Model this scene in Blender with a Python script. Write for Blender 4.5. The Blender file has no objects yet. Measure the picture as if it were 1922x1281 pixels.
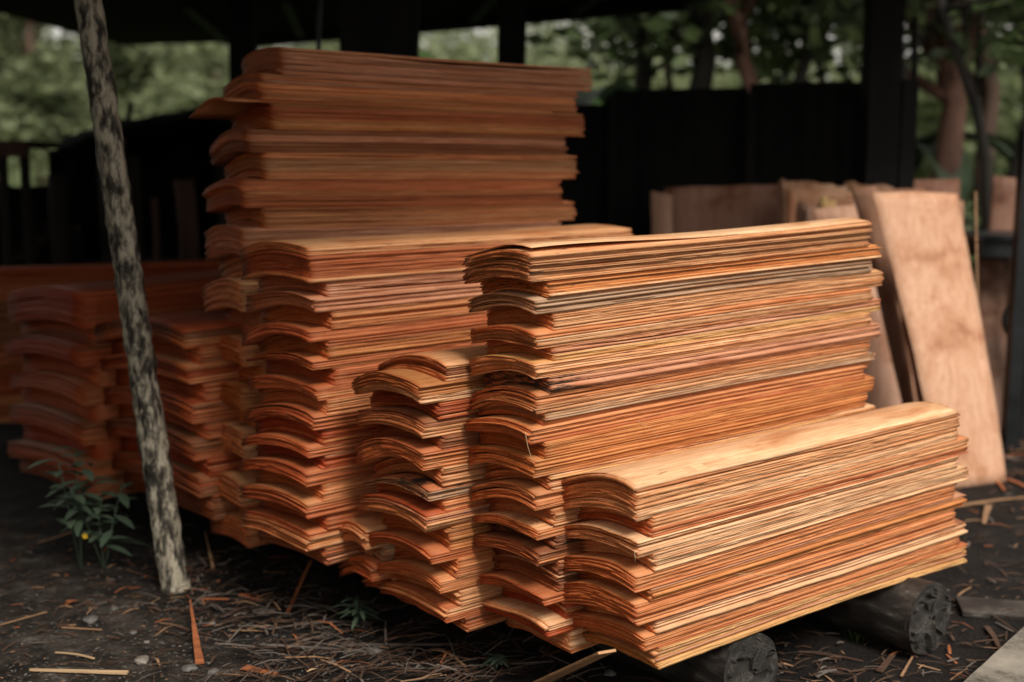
import bpy, math, random
import numpy as np
from mathutils import Vector, Matrix, noise

random.seed(11)
rng = np.random.default_rng(11)
S = bpy.context.scene
C = S.collection
R = math.radians

# ------------------------------------------------------------------ camera
F_PX, HORIZON, CAM_H = 2200.0, 320.0, 1.347
W_PX, H_PX = 1922.0, 1281.0
PITCH = math.atan((H_PX / 2 - HORIZON) / F_PX)
cam_data = bpy.data.cameras.new('camera')
cam = bpy.data.objects.new('camera', cam_data)
C.objects.link(cam)
S.camera = cam
cam.location = (0, 0, CAM_H)
cam.rotation_euler = (math.pi / 2 - PITCH, 0, 0)
cam_data.sensor_width = 36
cam_data.lens = 36 * F_PX / W_PX
cam_data.clip_end = 600
cam_data.clip_start = 0.05
cam_data.dof.use_dof = True
cam_data.dof.focus_distance = 2.85
cam_data.dof.aperture_fstop = 1.45

# ------------------------------------------------------------------ light
SUN_EL, SUN_AZ = R(48), R(-60)      # azimuth of the direction TO the sun, measured from +X (behind the camera, right)
sun_dir = Vector((math.cos(SUN_EL) * math.cos(SUN_AZ), math.cos(SUN_EL) * math.sin(SUN_AZ), math.sin(SUN_EL)))
sl = bpy.data.lights.new('sun', 'SUN')
sl.energy = 3.6
sl.angle = R(22)
sl.color = (1.0, 0.93, 0.83)
sun = bpy.data.objects.new('sun', sl)
C.objects.link(sun)
sun.rotation_euler = sun_dir.to_track_quat('Z', 'Y').to_euler()
sun.location = (5, -6, 8)

world = bpy.data.worlds.new('World')
S.world = world
world.use_nodes = True
wn, wl = world.node_tree.nodes, world.node_tree.links
bg = wn['Background']
sky = wn.new('ShaderNodeTexSky')
sky.sky_type = 'NISHITA'
sky.sun_disc = False
sky.sun_elevation = SUN_EL
sky.sun_rotation = math.pi / 2 - SUN_AZ
sky.dust_density = 4
mixw = wn.new('ShaderNodeMix'); mixw.data_type = 'RGBA'
mixw.inputs[0].default_value = 0.85          # thin overcast: mostly white cloud
mixw.inputs[7].default_value = (9.0, 8.5, 7.7, 1)
wl.new(sky.outputs[0], mixw.inputs[6])
wl.new(mixw.outputs[2], bg.inputs[0])
bg.inputs[1].default_value = 0.088
S.view_settings.view_transform = 'Standard'
S.view_settings.look = 'None'
S.view_settings.exposure = 0.08
S.view_settings.gamma = 1.0
S.render.engine = 'CYCLES'

# ------------------------------------------------------------------ helpers
def ray(u, v):
    x = (u - W_PX / 2) / F_PX; z = (H_PX / 2 - v) / F_PX
    c, s = math.cos(PITCH), math.sin(PITCH)
    return Vector((x, c + z * s, -s + z * c))
def at_z(u, v, z):
    d = ray(u, v); return Vector((0, 0, CAM_H)) + d * ((z - CAM_H) / d.z)
def at_y(u, v, y):
    d = ray(u, v); return Vector((0, 0, CAM_H)) + d * (y / d.y)
def gz(x, y):        # small relief of the soil
    return 0.018 * noise.noise(Vector((x * 1.3, y * 1.3, 0))) + 0.006 * noise.noise(Vector((x * 6, y * 6, 3)))
def at_g(u, v, dz=0.0):
    p = at_z(u, v, 0); p.z = gz(p.x, p.y) + dz; return p

def mesh_obj(name, verts, faces, mats, parent=None, smooth=False, loc=None, midx=None):
    me = bpy.data.meshes.new(name)
    me.from_pydata([tuple(v) for v in verts], [], [tuple(int(i) for i in f) for f in faces])
    for m in (mats if isinstance(mats, (list, tuple)) else [mats]):
        me.materials.append(m)
    if midx is not None:
        me.polygons.foreach_set('material_index', np.asarray(midx, dtype=np.int32))
    if smooth:
        me.polygons.foreach_set('use_smooth', [True] * len(me.polygons))
    me.update()
    o = bpy.data.objects.new(name, me)
    C.objects.link(o)
    if parent is not None: o.parent = parent
    if loc is not None: o.location = loc
    return o
def empty(name, loc=(0, 0, 0), rz=0.0):
    o = bpy.data.objects.new(name, None); C.objects.link(o)
    o.location = loc; o.rotation_euler = (0, 0, rz); o.empty_display_size = 0.1
    return o
def tag(o, label=None, cat=None, group=None, kind=None):
    if label: o['label'] = label
    if cat: o['category'] = cat
    if group: o['group'] = group
    if kind: o['kind'] = kind
    return o

class MB:
    def __init__(self): self.v = []; self.f = []
    def add(self, v, f):
        n = len(self.v); self.v += [Vector(p) for p in v]; self.f += [tuple(i + n for i in q) for q in f]
    def box(self, c, s, rot=None):
        rot = rot or Matrix.Identity(3); c = Vector(c)
        v = [c + rot @ Vector((sx * s[0] / 2, sy * s[1] / 2, sz * s[2] / 2)) for sz in (-1, 1) for sy in (-1, 1) for sx in (-1, 1)]
        self.add(v, [(0, 2, 3, 1), (4, 5, 7, 6), (0, 1, 5, 4), (2, 6, 7, 3), (0, 4, 6, 2), (1, 3, 7, 5)])
    def tube(self, pts, rad, n=12, rough=0.0, seed=0):
        pts = [Vector(p) for p in pts]
        if not isinstance(rad, (list, tuple)): rad = [rad] * len(pts)
        base = len(self.v); up = None
        for i, p in enumerate(pts):
            d = (pts[min(i + 1, len(pts) - 1)] - pts[max(i - 1, 0)]).normalized()
            if up is None: up = d.orthogonal().normalized()
            a = (up - d * up.dot(d)).normalized(); b = d.cross(a); up = a
            for k in range(n):
                t = 2 * math.pi * k / n
                q = a * math.cos(t) + b * math.sin(t)
                rr = rad[i] * (1 + rough * noise.noise(Vector((q.x * 1.5, q.y * 1.5 + seed, q.z * 1.5 + i * 0.35))))
                self.v.append(p + q * rr)
        for i in range(len(pts) - 1):
            for k in range(n):
                k2 = (k + 1) % n
                self.f.append((base + i * n + k, base + i * n + k2, base + (i + 1) * n + k2, base + (i + 1) * n + k))
        self.f.append(tuple(base + k for k in reversed(range(n))))
        self.f.append(tuple(base + (len(pts) - 1) * n + k for k in range(n)))
    def build(self, name, mat, parent=None, smooth=False, loc=None):
        if loc is not None:
            l = Vector(loc); self.v = [p - l for p in self.v]
        return mesh_obj(name, self.v, self.f, mat, parent, smooth, loc)

# ------------------------------------------------------------------ materials
def new_mat(name):
    m = bpy.data.materials.new(name); m.use_nodes = True
    nt = m.node_tree; return m, nt.nodes, nt.links, nt.nodes['Principled BSDF']
def ramp(n, stops):
    r = n.new('ShaderNodeValToRGB')
    while len(r.color_ramp.elements) < len(stops): r.color_ramp.elements.new(0.5)
    for e, (p, c) in zip(r.color_ramp.elements, stops):
        e.position = p; e.color = (*c, 1) if len(c) == 3 else c
    return r
def noise_mat(name, stops, scale=(5, 5, 5), detail=8, rough=0.85, bump=0.3, bdist=0.004, nscale=1.0, nrough=0.6, spec=0.3, coord='Object', distort=0.0, bscale=None):
    m, n, l, b = new_mat(name)
    tc = n.new('ShaderNodeTexCoord'); mp = n.new('ShaderNodeMapping')
    mp.inputs['Scale'].default_value = scale
    l.new(tc.outputs[coord], mp.inputs[0])
    nz = n.new('ShaderNodeTexNoise'); nz.inputs['Scale'].default_value = nscale
    nz.inputs['Detail'].default_value = detail; nz.inputs['Roughness'].default_value = nrough
    nz.inputs['Distortion'].default_value = distort
    l.new(mp.outputs[0], nz.inputs['Vector'])
    r = ramp(n, stops); l.new(nz.outputs[0], r.inputs[0]); l.new(r.outputs[0], b.inputs['Base Color'])
    b.inputs['Roughness'].default_value = rough; b.inputs['Specular IOR Level'].default_value = spec
    if bump:
        bp = n.new('ShaderNodeBump'); bp.inputs['Strength'].default_value = bump; bp.inputs['Distance'].default_value = bdist
        src = nz
        if bscale:
            src = n.new('ShaderNodeTexNoise'); src.inputs['Scale'].default_value = bscale; src.inputs['Detail'].default_value = 6
            l.new(mp.outputs[0], src.inputs['Vector'])
        l.new(src.outputs[0], bp.inputs['Height']); l.new(bp.outputs[0], b.inputs['Normal'])
    return m

def veneer_mat():
    """Peeled veneer: the object's colour is the wood tone, its alpha the amount of mould."""
    m, n, l, b = new_mat('veneer_wood')
    tc = n.new('ShaderNodeTexCoord'); oi = n.new('ShaderNodeObjectInfo')
    off = n.new('ShaderNodeVectorMath'); off.operation = 'MULTIPLY_ADD'
    cmb = n.new('ShaderNodeCombineXYZ')
    for i in range(3): l.new(oi.outputs['Random'], cmb.inputs[i])
    l.new(cmb.outputs[0], off.inputs[0]); off.inputs[1].default_value = (37, 53, 71)
    l.new(tc.outputs['Object'], off.inputs[2])
    def nz(scale, sc, detail, rgh=0.6, dist=0.0):
        mp = n.new('ShaderNodeMapping'); mp.inputs['Scale'].default_value = scale
        l.new(off.outputs[0], mp.inputs[0])
        t = n.new('ShaderNodeTexNoise'); t.inputs['Scale'].default_value = sc
        t.inputs['Detail'].default_value = detail; t.inputs['Roughness'].default_value = rgh
        t.inputs['Distortion'].default_value = dist
        l.new(mp.outputs[0], t.inputs['Vector']); return t
    grain = nz((3.6, 60, 60), 1.0, 6, 0.65, 0.3)      # streaks along the sheet
    fine = nz((9, 260, 260), 1.0, 3, 0.6)
    blot = nz((3, 7, 30), 1.0, 4, 0.6, 0.6)           # wet blotches
    mould = nz((9, 22, 90), 1.0, 7, 0.75)
    rg = ramp(n, [(0.28, (0.58, 0.47, 0.40)), (0.46, (0.98, 0.96, 0.94)), (0.52, (0.86, 0.80, 0.75)), (0.60, (1.05, 1.05, 1.05)), (0.75, (1.16, 1.2, 1.25))])
    l.new(grain.outputs[0], rg.inputs[0])
    rf = ramp(n, [(0.25, (0.62, 0.58, 0.54)), (0.5, (1, 1, 1)), (0.8, (1.18, 1.2, 1.22))])
    l.new(fine.outputs[0], rf.inputs[0])
    rb = ramp(n, [(0.30, (0.72, 0.50, 0.36)), (0.5, (1, 1, 1)), (0.72, (1.12, 1.22, 1.3))])
    l.new(blot.outputs[0], rb.inputs[0])
    def mul(a, c, fac=1.0):
        x = n.new('ShaderNodeMix'); x.data_type = 'RGBA'; x.blend_type = 'MULTIPLY'; x.inputs[0].default_value = fac
        l.new(a, x.inputs[6]); l.new(c, x.inputs[7]); return x.outputs[2]
    c = mul(oi.outputs['Color'], rg.outputs[0]); c = mul(c, rf.outputs[0], 0.8); c = mul(c, rb.outputs[0], 0.9)
    # end faces tinted darker and redder: end grain plus warm shade put into colour
    sn = n.new('ShaderNodeSeparateXYZ'); l.new(tc.outputs['Normal'], sn.inputs[0])
    ab = n.new('ShaderNodeMath'); ab.operation = 'ABSOLUTE'; l.new(sn.outputs[0], ab.inputs[0])
    me_ = n.new('ShaderNodeMapRange'); me_.inputs['From Min'].default_value = 0.5; me_.inputs['From Max'].default_value = 0.8; l.new(ab.outputs[0], me_.inputs['Value'])
    end_tint = n.new('ShaderNodeMix'); end_tint.data_type = 'RGBA'; end_tint.blend_type = 'MULTIPLY'; l.new(me_.outputs[0], end_tint.inputs[0]); l.new(c, end_tint.inputs[6]); end_tint.inputs[7].default_value = (0.92, 0.54, 0.34, 1)
    c = end_tint.outputs[2]
    # rare dark knots / pitch streaks
    kn = nz((3.0, 34, 60), 1.0, 5, 0.7, 0.4)
    rk = ramp(n, [(0.28, (0.14, 0.08, 0.055)), (0.35, (1, 1, 1))]); l.new(kn.outputs[0], rk.inputs[0])
    c = mul(c, rk.outputs[0], 0.9)
    # mould: threshold moves with the object's alpha
    mth = n.new('ShaderNodeMath'); mth.operation = 'MULTIPLY_ADD'; mth.inputs[1].default_value = 0.40; mth.inputs[2].default_value = 0.22
    spx = n.new('ShaderNodeSeparateXYZ'); l.new(tc.outputs['Object'], spx.inputs[0])
    endf = n.new('ShaderNodeMapRange'); endf.inputs['From Min'].default_value = 0.05; endf.inputs['From Max'].default_value = 0.22
    endf.inputs['To Min'].default_value = 1.0; endf.inputs['To Max'].default_value = 0.42; l.new(spx.outputs[0], endf.inputs['Value'])
    am = n.new('ShaderNodeMath'); am.operation = 'MULTIPLY'; l.new(oi.outputs['Alpha'], am.inputs[0]); l.new(endf.outputs[0], am.inputs[1])
    l.new(am.outputs[0], mth.inputs[0])
    sub = n.new('ShaderNodeMath'); sub.operation = 'SUBTRACT'; l.new(mth.outputs[0], sub.inputs[0]); l.new(mould.outputs[0], sub.inputs[1])
    mr = n.new('ShaderNodeMapRange'); mr.inputs['From Min'].default_value = 0.0; mr.inputs['From Max'].default_value = 0.09
    l.new(sub.outputs[0], mr.inputs['Value'])
    mx = n.new('ShaderNodeMix'); mx.data_type = 'RGBA'; l.new(mr.outputs[0], mx.inputs[0]); l.new(c, mx.inputs[6])
    mx.inputs[7].default_value = (0.035, 0.024, 0.017, 1)
    l.new(mx.outputs[2], b.inputs['Base Color'])
    b.inputs['Roughness'].default_value = 0.62; b.inputs['Specular IOR Level'].default_value = 0.28
    add = n.new('ShaderNodeMath'); add.operation = 'ADD'; l.new(grain.outputs[0], add.inputs[0]); l.new(fine.outputs[0], add.inputs[1])
    bp = n.new('ShaderNodeBump'); bp.inputs['Strength'].default_value = 0.5; bp.inputs['Distance'].default_value = 0.0012
    l.new(add.outputs[0], bp.inputs['Height']); l.new(bp.outputs[0], b.inputs['Normal'])
    return m
VENEER = veneer_mat()

def flat_veneer_mat():
    m, n, l, b = new_mat('flat_veneer_face')
    tc = n.new('ShaderNodeTexCoord'); oi = n.new('ShaderNodeObjectInfo')
    off = n.new('ShaderNodeVectorMath'); off.operation = 'ADD'
    cmb = n.new('ShaderNodeCombineXYZ')
    ml = n.new('ShaderNodeMath'); ml.operation = 'MULTIPLY'; ml.inputs[1].default_value = 23
    l.new(oi.outputs['Random'], ml.inputs[0]); l.new(ml.outputs[0], cmb.inputs[0]); l.new(ml.outputs[0], cmb.inputs[1])
    l.new(tc.outputs['Object'], off.inputs[0]); l.new(cmb.outputs[0], off.inputs[1])
    def nz(scale, det, dist):
        mp = n.new('ShaderNodeMapping'); mp.inputs['Scale'].default_value = scale; l.new(off.outputs[0], mp.inputs[0])
        t = n.new('ShaderNodeTexNoise'); t.inputs['Scale'].default_value = 1; t.inputs['Detail'].default_value = det
        t.inputs['Distortion'].default_value = dist; l.new(mp.outputs[0], t.inputs['Vector']); return t
    a = nz((22, 22, 1.3), 7, 1.4); s = nz((4.5, 4.5, 5.5), 9, 0.5); f = nz((200, 200, 5), 3, 0)
    ra = ramp(n, [(0.34, (0.82, 0.74, 0.67)), (0.44, (0.97, 0.95, 0.93)), (0.47, (0.91, 0.87, 0.83)), (0.55, (1, 1, 1)), (0.7, (1.06, 1.08, 1.1))]); l.new(a.outputs[0], ra.inputs[0])
    rs = ramp(n, [(0.28, (0.50, 0.38, 0.31)), (0.40, (0.86, 0.78, 0.72)), (0.50, (1, 1, 1))]); l.new(s.outputs[0], rs.inputs[0])
    rf = ramp(n, [(0.3, (0.86, 0.84, 0.82)), (0.6, (1.03, 1.03, 1.03))]); l.new(f.outputs[0], rf.inputs[0])
    c = oi.outputs['Color']
    for r_ in (ra, rs, rf):
        x = n.new('ShaderNodeMix'); x.data_type = 'RGBA'; x.blend_type = 'MULTIPLY'; x.inputs[0].default_value = 1
        l.new(c, x.inputs[6]); l.new(r_.outputs[0], x.inputs[7]); c = x.outputs[2]
    l.new(c, b.inputs['Base Color']); b.inputs['Roughness'].default_value = 0.65; b.inputs['Specular IOR Level'].default_value = 0.25
    bp = n.new('ShaderNodeBump'); bp.inputs['Strength'].default_value = 0.25; bp.inputs['Distance'].default_value = 0.001
    l.new(f.outputs[0], bp.inputs['Height']); l.new(bp.outputs[0], b.inputs['Normal'])
    return m
FLAT = flat_veneer_mat()

def soil_mat():
    m, n, l, b = new_mat('dark_soil')
    tc = n.new('ShaderNodeTexCoord')
    def nz(sc, det=8, rgh=0.65):
        t = n.new('ShaderNodeTexNoise'); t.inputs['Scale'].default_value = sc; t.inputs['Detail'].default_value = det
        t.inputs['Roughness'].default_value = rgh; l.new(tc.outputs['Object'], t.inputs['Vector']); return t
    a = nz(7, 12, 0.72); big = nz(1.1, 4); fine = nz(60, 6)
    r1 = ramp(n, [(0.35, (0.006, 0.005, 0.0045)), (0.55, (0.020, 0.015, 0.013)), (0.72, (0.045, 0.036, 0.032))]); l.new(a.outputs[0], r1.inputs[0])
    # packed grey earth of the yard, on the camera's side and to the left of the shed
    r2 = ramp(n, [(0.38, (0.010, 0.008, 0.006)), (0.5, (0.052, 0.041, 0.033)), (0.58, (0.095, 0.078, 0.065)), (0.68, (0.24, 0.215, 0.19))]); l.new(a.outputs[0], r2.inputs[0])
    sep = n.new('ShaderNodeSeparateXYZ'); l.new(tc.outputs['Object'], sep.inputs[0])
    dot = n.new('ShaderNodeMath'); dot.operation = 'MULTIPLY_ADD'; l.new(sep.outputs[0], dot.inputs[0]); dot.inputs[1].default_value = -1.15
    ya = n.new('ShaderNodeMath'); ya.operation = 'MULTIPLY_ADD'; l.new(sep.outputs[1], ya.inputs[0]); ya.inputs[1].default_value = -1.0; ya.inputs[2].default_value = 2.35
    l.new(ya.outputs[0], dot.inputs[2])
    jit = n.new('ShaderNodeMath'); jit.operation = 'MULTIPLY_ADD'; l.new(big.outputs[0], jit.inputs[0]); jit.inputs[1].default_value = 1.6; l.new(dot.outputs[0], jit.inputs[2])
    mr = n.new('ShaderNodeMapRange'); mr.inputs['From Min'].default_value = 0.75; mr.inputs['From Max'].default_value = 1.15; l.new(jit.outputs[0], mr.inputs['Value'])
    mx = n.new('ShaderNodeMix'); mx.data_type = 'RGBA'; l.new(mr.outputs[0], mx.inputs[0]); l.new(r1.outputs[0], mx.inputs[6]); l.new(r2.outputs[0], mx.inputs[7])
    # far away the ground is grassed
    far = n.new('ShaderNodeMapRange'); far.inputs['From Min'].default_value = 9.5; far.inputs['From Max'].default_value = 13; l.new(sep.outputs[1], far.inputs['Value'])
    rg = ramp(n, [(0.3, (0.05, 0.09, 0.02)), (0.7, (0.14, 0.20, 0.06))]); l.new(big.outputs[0], rg.inputs[0])
    mg = n.new('ShaderNodeMix'); mg.data_type = 'RGBA'; l.new(far.outputs[0], mg.inputs[0]); l.new(mx.outputs[2], mg.inputs[6]); l.new(rg.outputs[0], mg.inputs[7])
    l.new(mg.outputs[2], b.inputs['Base Color'])
    b.inputs['Roughness'].default_value = 0.8; b.inputs['Specular IOR Level'].default_value = 0.25
    ad = n.new('ShaderNodeMath'); ad.operation = 'ADD'; l.new(a.outputs[0], ad.inputs[0]); l.new(fine.outputs[0], ad.inputs[1])
    bp = n.new('ShaderNodeBump'); bp.inputs['Strength'].default_value = 1.0; bp.inputs['Distance'].default_value = 0.035
    l.new(ad.outputs[0], bp.inputs['Height']); l.new(bp.outputs[0], b.inputs['Normal'])
    return m

M_black = noise_mat('shadow_black', [(0.3, (0.004, 0.004, 0.004)), (0.7, (0.014, 0.013, 0.012))], (8, 8, 1.5), bump=0.4)  # near-black: posts' crushed shadow put into the colour; panels black anyway
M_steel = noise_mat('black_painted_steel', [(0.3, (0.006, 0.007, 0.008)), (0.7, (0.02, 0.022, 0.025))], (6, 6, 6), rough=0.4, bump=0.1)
M_roof = noise_mat('near_black_roof', [(0.3, (0.0025, 0.0025, 0.0025)), (0.7, (0.007, 0.0065, 0.006))], (2, 2, 2), bump=0.2, spec=0.05, rough=1.0)  # near-black base for the roof sheet and the lean-to surfaces
M_brown = noise_mat('old_brown_wood', [(0.3, (0.035, 0.017, 0.012)), (0.7, (0.11, 0.06, 0.045))], (10, 10, 1.5), bump=0.4)
M_log = noise_mat('blackened_log', [(0.3, (0.008, 0.007, 0.006)), (0.5, (0.025, 0.020, 0.017)), (0.60, (0.06, 0.052, 0.045)), (0.70, (0.19, 0.175, 0.155))], (6, 9, 26), rough=0.55, bump=0.6, bdist=0.01, spec=0.5)
M_logend = noise_mat('log_end_grain', [(0.3, (0.010, 0.008, 0.007)), (0.6, (0.045, 0.038, 0.033)), (0.8, (0.10, 0.09, 0.08))], (12, 12, 12), rough=0.8, bump=0.9, bdist=0.01)
M_trunk = noise_mat('tree_bark', [(0.3, (0.03, 0.018, 0.012)), (0.7, (0.12, 0.075, 0.055))], (6, 6, 1.2), bump=0.5)
M_redtrunk = noise_mat('reddish_bark', [(0.3, (0.045, 0.022, 0.015)), (0.7, (0.19, 0.10, 0.07))], (5, 5, 1.0), bump=0.5)
M_darktrunk = noise_mat('dark_bark', [(0.3, (0.008, 0.007, 0.006)), (0.7, (0.03, 0.025, 0.02))], (6, 6, 1.2), bump=0.5)
M_stone = noise_mat('pale_stone', [(0.3, (0.10, 0.085, 0.07)), (0.7, (0.30, 0.27, 0.24))], (20, 20, 20), bump=0.5)
M_board = noise_mat('grey_weathered_board', [(0.34, (0.05, 0.045, 0.035)), (0.45, (0.20, 0.18, 0.15)), (0.7, (0.34, 0.31, 0.26))], (5, 5, 60), bump=0.5, nrough=0.75)
M_yellow = noise_mat('yellow_petal', [(0.3, (0.7, 0.42, 0.02)), (0.7, (0.85, 0.6, 0.04))], bump=0)
M_pole = noise_mat('peeling_painted_pole', [(0.38, (0.012, 0.010, 0.009)), (0.45, (0.05, 0.043, 0.033)), (0.50, (0.16, 0.14, 0.11)), (0.57, (0.42, 0.38, 0.29)), (0.8, (0.52, 0.47, 0.36))], (34, 34, 11), rough=0.7, bump=0.9, bdist=0.005, nrough=0.72, distort=0.25)
M_moss = noise_mat('yellow_lichen', [(0.3, (0.30, 0.27, 0.10)), (0.7, (0.5, 0.46, 0.22))], (40, 40, 40), bump=0.5)

def ring_mat():
    m, n, l, b = new_mat('log_end_rings')
    tc = n.new('ShaderNodeTexCoord'); ln = n.new('ShaderNodeVectorMath'); ln.operation = 'LENGTH'; l.new(tc.outputs['Object'], ln.inputs[0])
    nz = n.new('ShaderNodeTexNoise'); nz.inputs['Scale'].default_value = 14; nz.inputs['Detail'].default_value = 6; l.new(tc.outputs['Object'], nz.inputs['Vector'])
    a = n.new('ShaderNodeMath'); a.operation = 'MULTIPLY_ADD'; l.new(nz.outputs[0], a.inputs[0]); a.inputs[1].default_value = 0.03; l.new(ln.outputs['Value'], a.inputs[2])
    k = n.new('ShaderNodeMath'); k.operation = 'MULTIPLY'; l.new(a.outputs[0], k.inputs[0]); k.inputs[1].default_value = 640
    sn = n.new('ShaderNodeMath'); sn.operation = 'SINE'; l.new(k.outputs[0], sn.inputs[0])
    mm = n.new('ShaderNodeMath'); mm.operation = 'MULTIPLY_ADD'; l.new(sn.outputs[0], mm.inputs[0]); mm.inputs[1].default_value = 0.045; l.new(nz.outputs[0], mm.inputs[2])
    r = ramp(n, [(0.35, (0.007, 0.006, 0.005)), (0.5, (0.022, 0.019, 0.016)), (0.66, (0.055, 0.048, 0.043))]); l.new(mm.outputs[0], r.inputs[0])
    l.new(r.outputs[0], b.inputs['Base Color']); b.inputs['Roughness'].default_value = 0.75
    bp = n.new('ShaderNodeBump'); bp.inputs['Strength'].default_value = 0.6; bp.inputs['Distance'].default_value = 0.004
    l.new(mm.outputs[0], bp.inputs['Height']); l.new(bp.outputs[0], b.inputs['Normal'])
    return m
M_logend = ring_mat()
def leaf_mat(name, c0, c1, trans=0.25):
    m, n, l, b = new_mat(name)
    geo = n.new('ShaderNodeNewGeometry')
    r = ramp(n, [(0, c0), (1, c1)])
    l.new(geo.outputs['Random Per Island'], r.inputs[0]); l.new(r.outputs[0], b.inputs['Base Color'])
    b.inputs['Roughness'].default_value = 0.5; b.inputs['Specular IOR Level'].default_value = 0.3
    tr = n.new('ShaderNodeBsdfTranslucent'); l.new(r.outputs[0], tr.inputs[0])
    mx = n.new('ShaderNodeMixShader'); mx.inputs[0].default_value = trans
    out = n['Material Output']; l.new(b.outputs[0], mx.inputs[1]); l.new(tr.outputs[0], mx.inputs[2]); l.new(mx.outputs[0], out.inputs[0])
    return m
M_leaf = leaf_mat('leaf_green', (0.04, 0.055, 0.025), (0.11, 0.145, 0.055))
M_leaf_dark = leaf_mat('leaf_dark_green', (0.025, 0.04, 0.016), (0.09, 0.13, 0.045))
M_leaf_far = leaf_mat('leaf_far_green', (0.14, 0.17, 0.095), (0.25, 0.29, 0.15), 0.4)  # distance haze put into the colour: paler, greyer leaves
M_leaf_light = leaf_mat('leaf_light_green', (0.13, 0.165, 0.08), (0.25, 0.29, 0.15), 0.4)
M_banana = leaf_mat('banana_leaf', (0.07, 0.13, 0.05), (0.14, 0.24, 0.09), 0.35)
M_weed = leaf_mat('weed_leaf', (0.07, 0.11, 0.075), (0.12, 0.17, 0.11), 0.25)
M_strip = {k: noise_mat('strip_' + k, [(0.3, tuple(x * 0.55 for x in c)), (0.7, c)], (6, 60, 60), bump=0.2)
           for k, c in dict(pale=(0.62, 0.42, 0.24), tan=(0.38, 0.22, 0.12), orange=(0.40, 0.13, 0.05), grey=(0.17, 0.14, 0.12), brown=(0.10, 0.055, 0.035), slat=(0.66, 0.36, 0.18)).items()}

# ------------------------------------------------------------------ ground and sky backdrop terrain
def axis(lo, hi, n, mid0, mid1, nmid):
    a = np.concatenate([lo + (mid0 - lo) * (1 - np.linspace(1, 0, n) ** 2.2)[:-1], np.linspace(mid0, mid1, nmid), mid1 + (hi - mid1) * np.linspace(0, 1, n)[1:] ** 2.2])
    return a
gx = axis(-160, 160, 26, -2.6, 2.8, 180); gy = axis(-30, 260, 26, 1.6, 6.4, 160)
gv = [(x, y, gz(x, y) if (abs(x) < 6 and y < 12) else 0.0) for y in gy for x in gx]
nx_ = len(gx)
gf = [(j * nx_ + i, j * nx_ + i + 1, (j + 1) * nx_ + i + 1, (j + 1) * nx_ + i) for j in range(len(gy) - 1) for i in range(nx_ - 1)]
tag(mesh_obj('ground', gv, gf, soil_mat(), smooth=True), kind='structure')

# ------------------------------------------------------------------ veneer stacks
DIR = R(37)
UX = Vector((math.cos(DIR), math.sin(DIR), 0)); UT = Vector((-math.sin(DIR), math.cos(DIR), 0))
L0 = 1.27
TONES = dict(pale=(0.75, 0.45, 0.25), tan=(0.64, 0.325, 0.155), orange=(0.60, 0.245, 0.10), rust=(0.47, 0.15, 0.058), yellow=(0.65, 0.37, 0.15),
             brown=(0.30, 0.118, 0.052), pink=(0.57, 0.27, 0.155), grey=(0.44, 0.28, 0.175), red=(0.42, 0.095, 0.032), amber=(0.54, 0.22, 0.075))
ORD = ['topmost', 'second', 'third', 'fourth', 'fifth', 'sixth', 'seventh', 'eighth', 'ninth', 'tenth', 'eleventh', 'twelfth', 'thirteenth', 'fourteenth', 'fifteenth',
       'sixteenth', 'seventeenth', 'eighteenth', 'nineteenth', 'twentieth', 'twenty-first', 'twenty-second', 'twenty-third', 'twenty-fourth', 'twenty-fifth', 'twenty-sixth', 'twenty-seventh', 'twenty-eighth']

def plane_hit(u, v, t0, UX, UT):
    d = ray(u, v); o = Vector((0, 0, CAM_H)); k = (t0 - o.dot(UT)) / d.dot(UT); p = o + d * k
    return p.dot(UX), p.z

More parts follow.
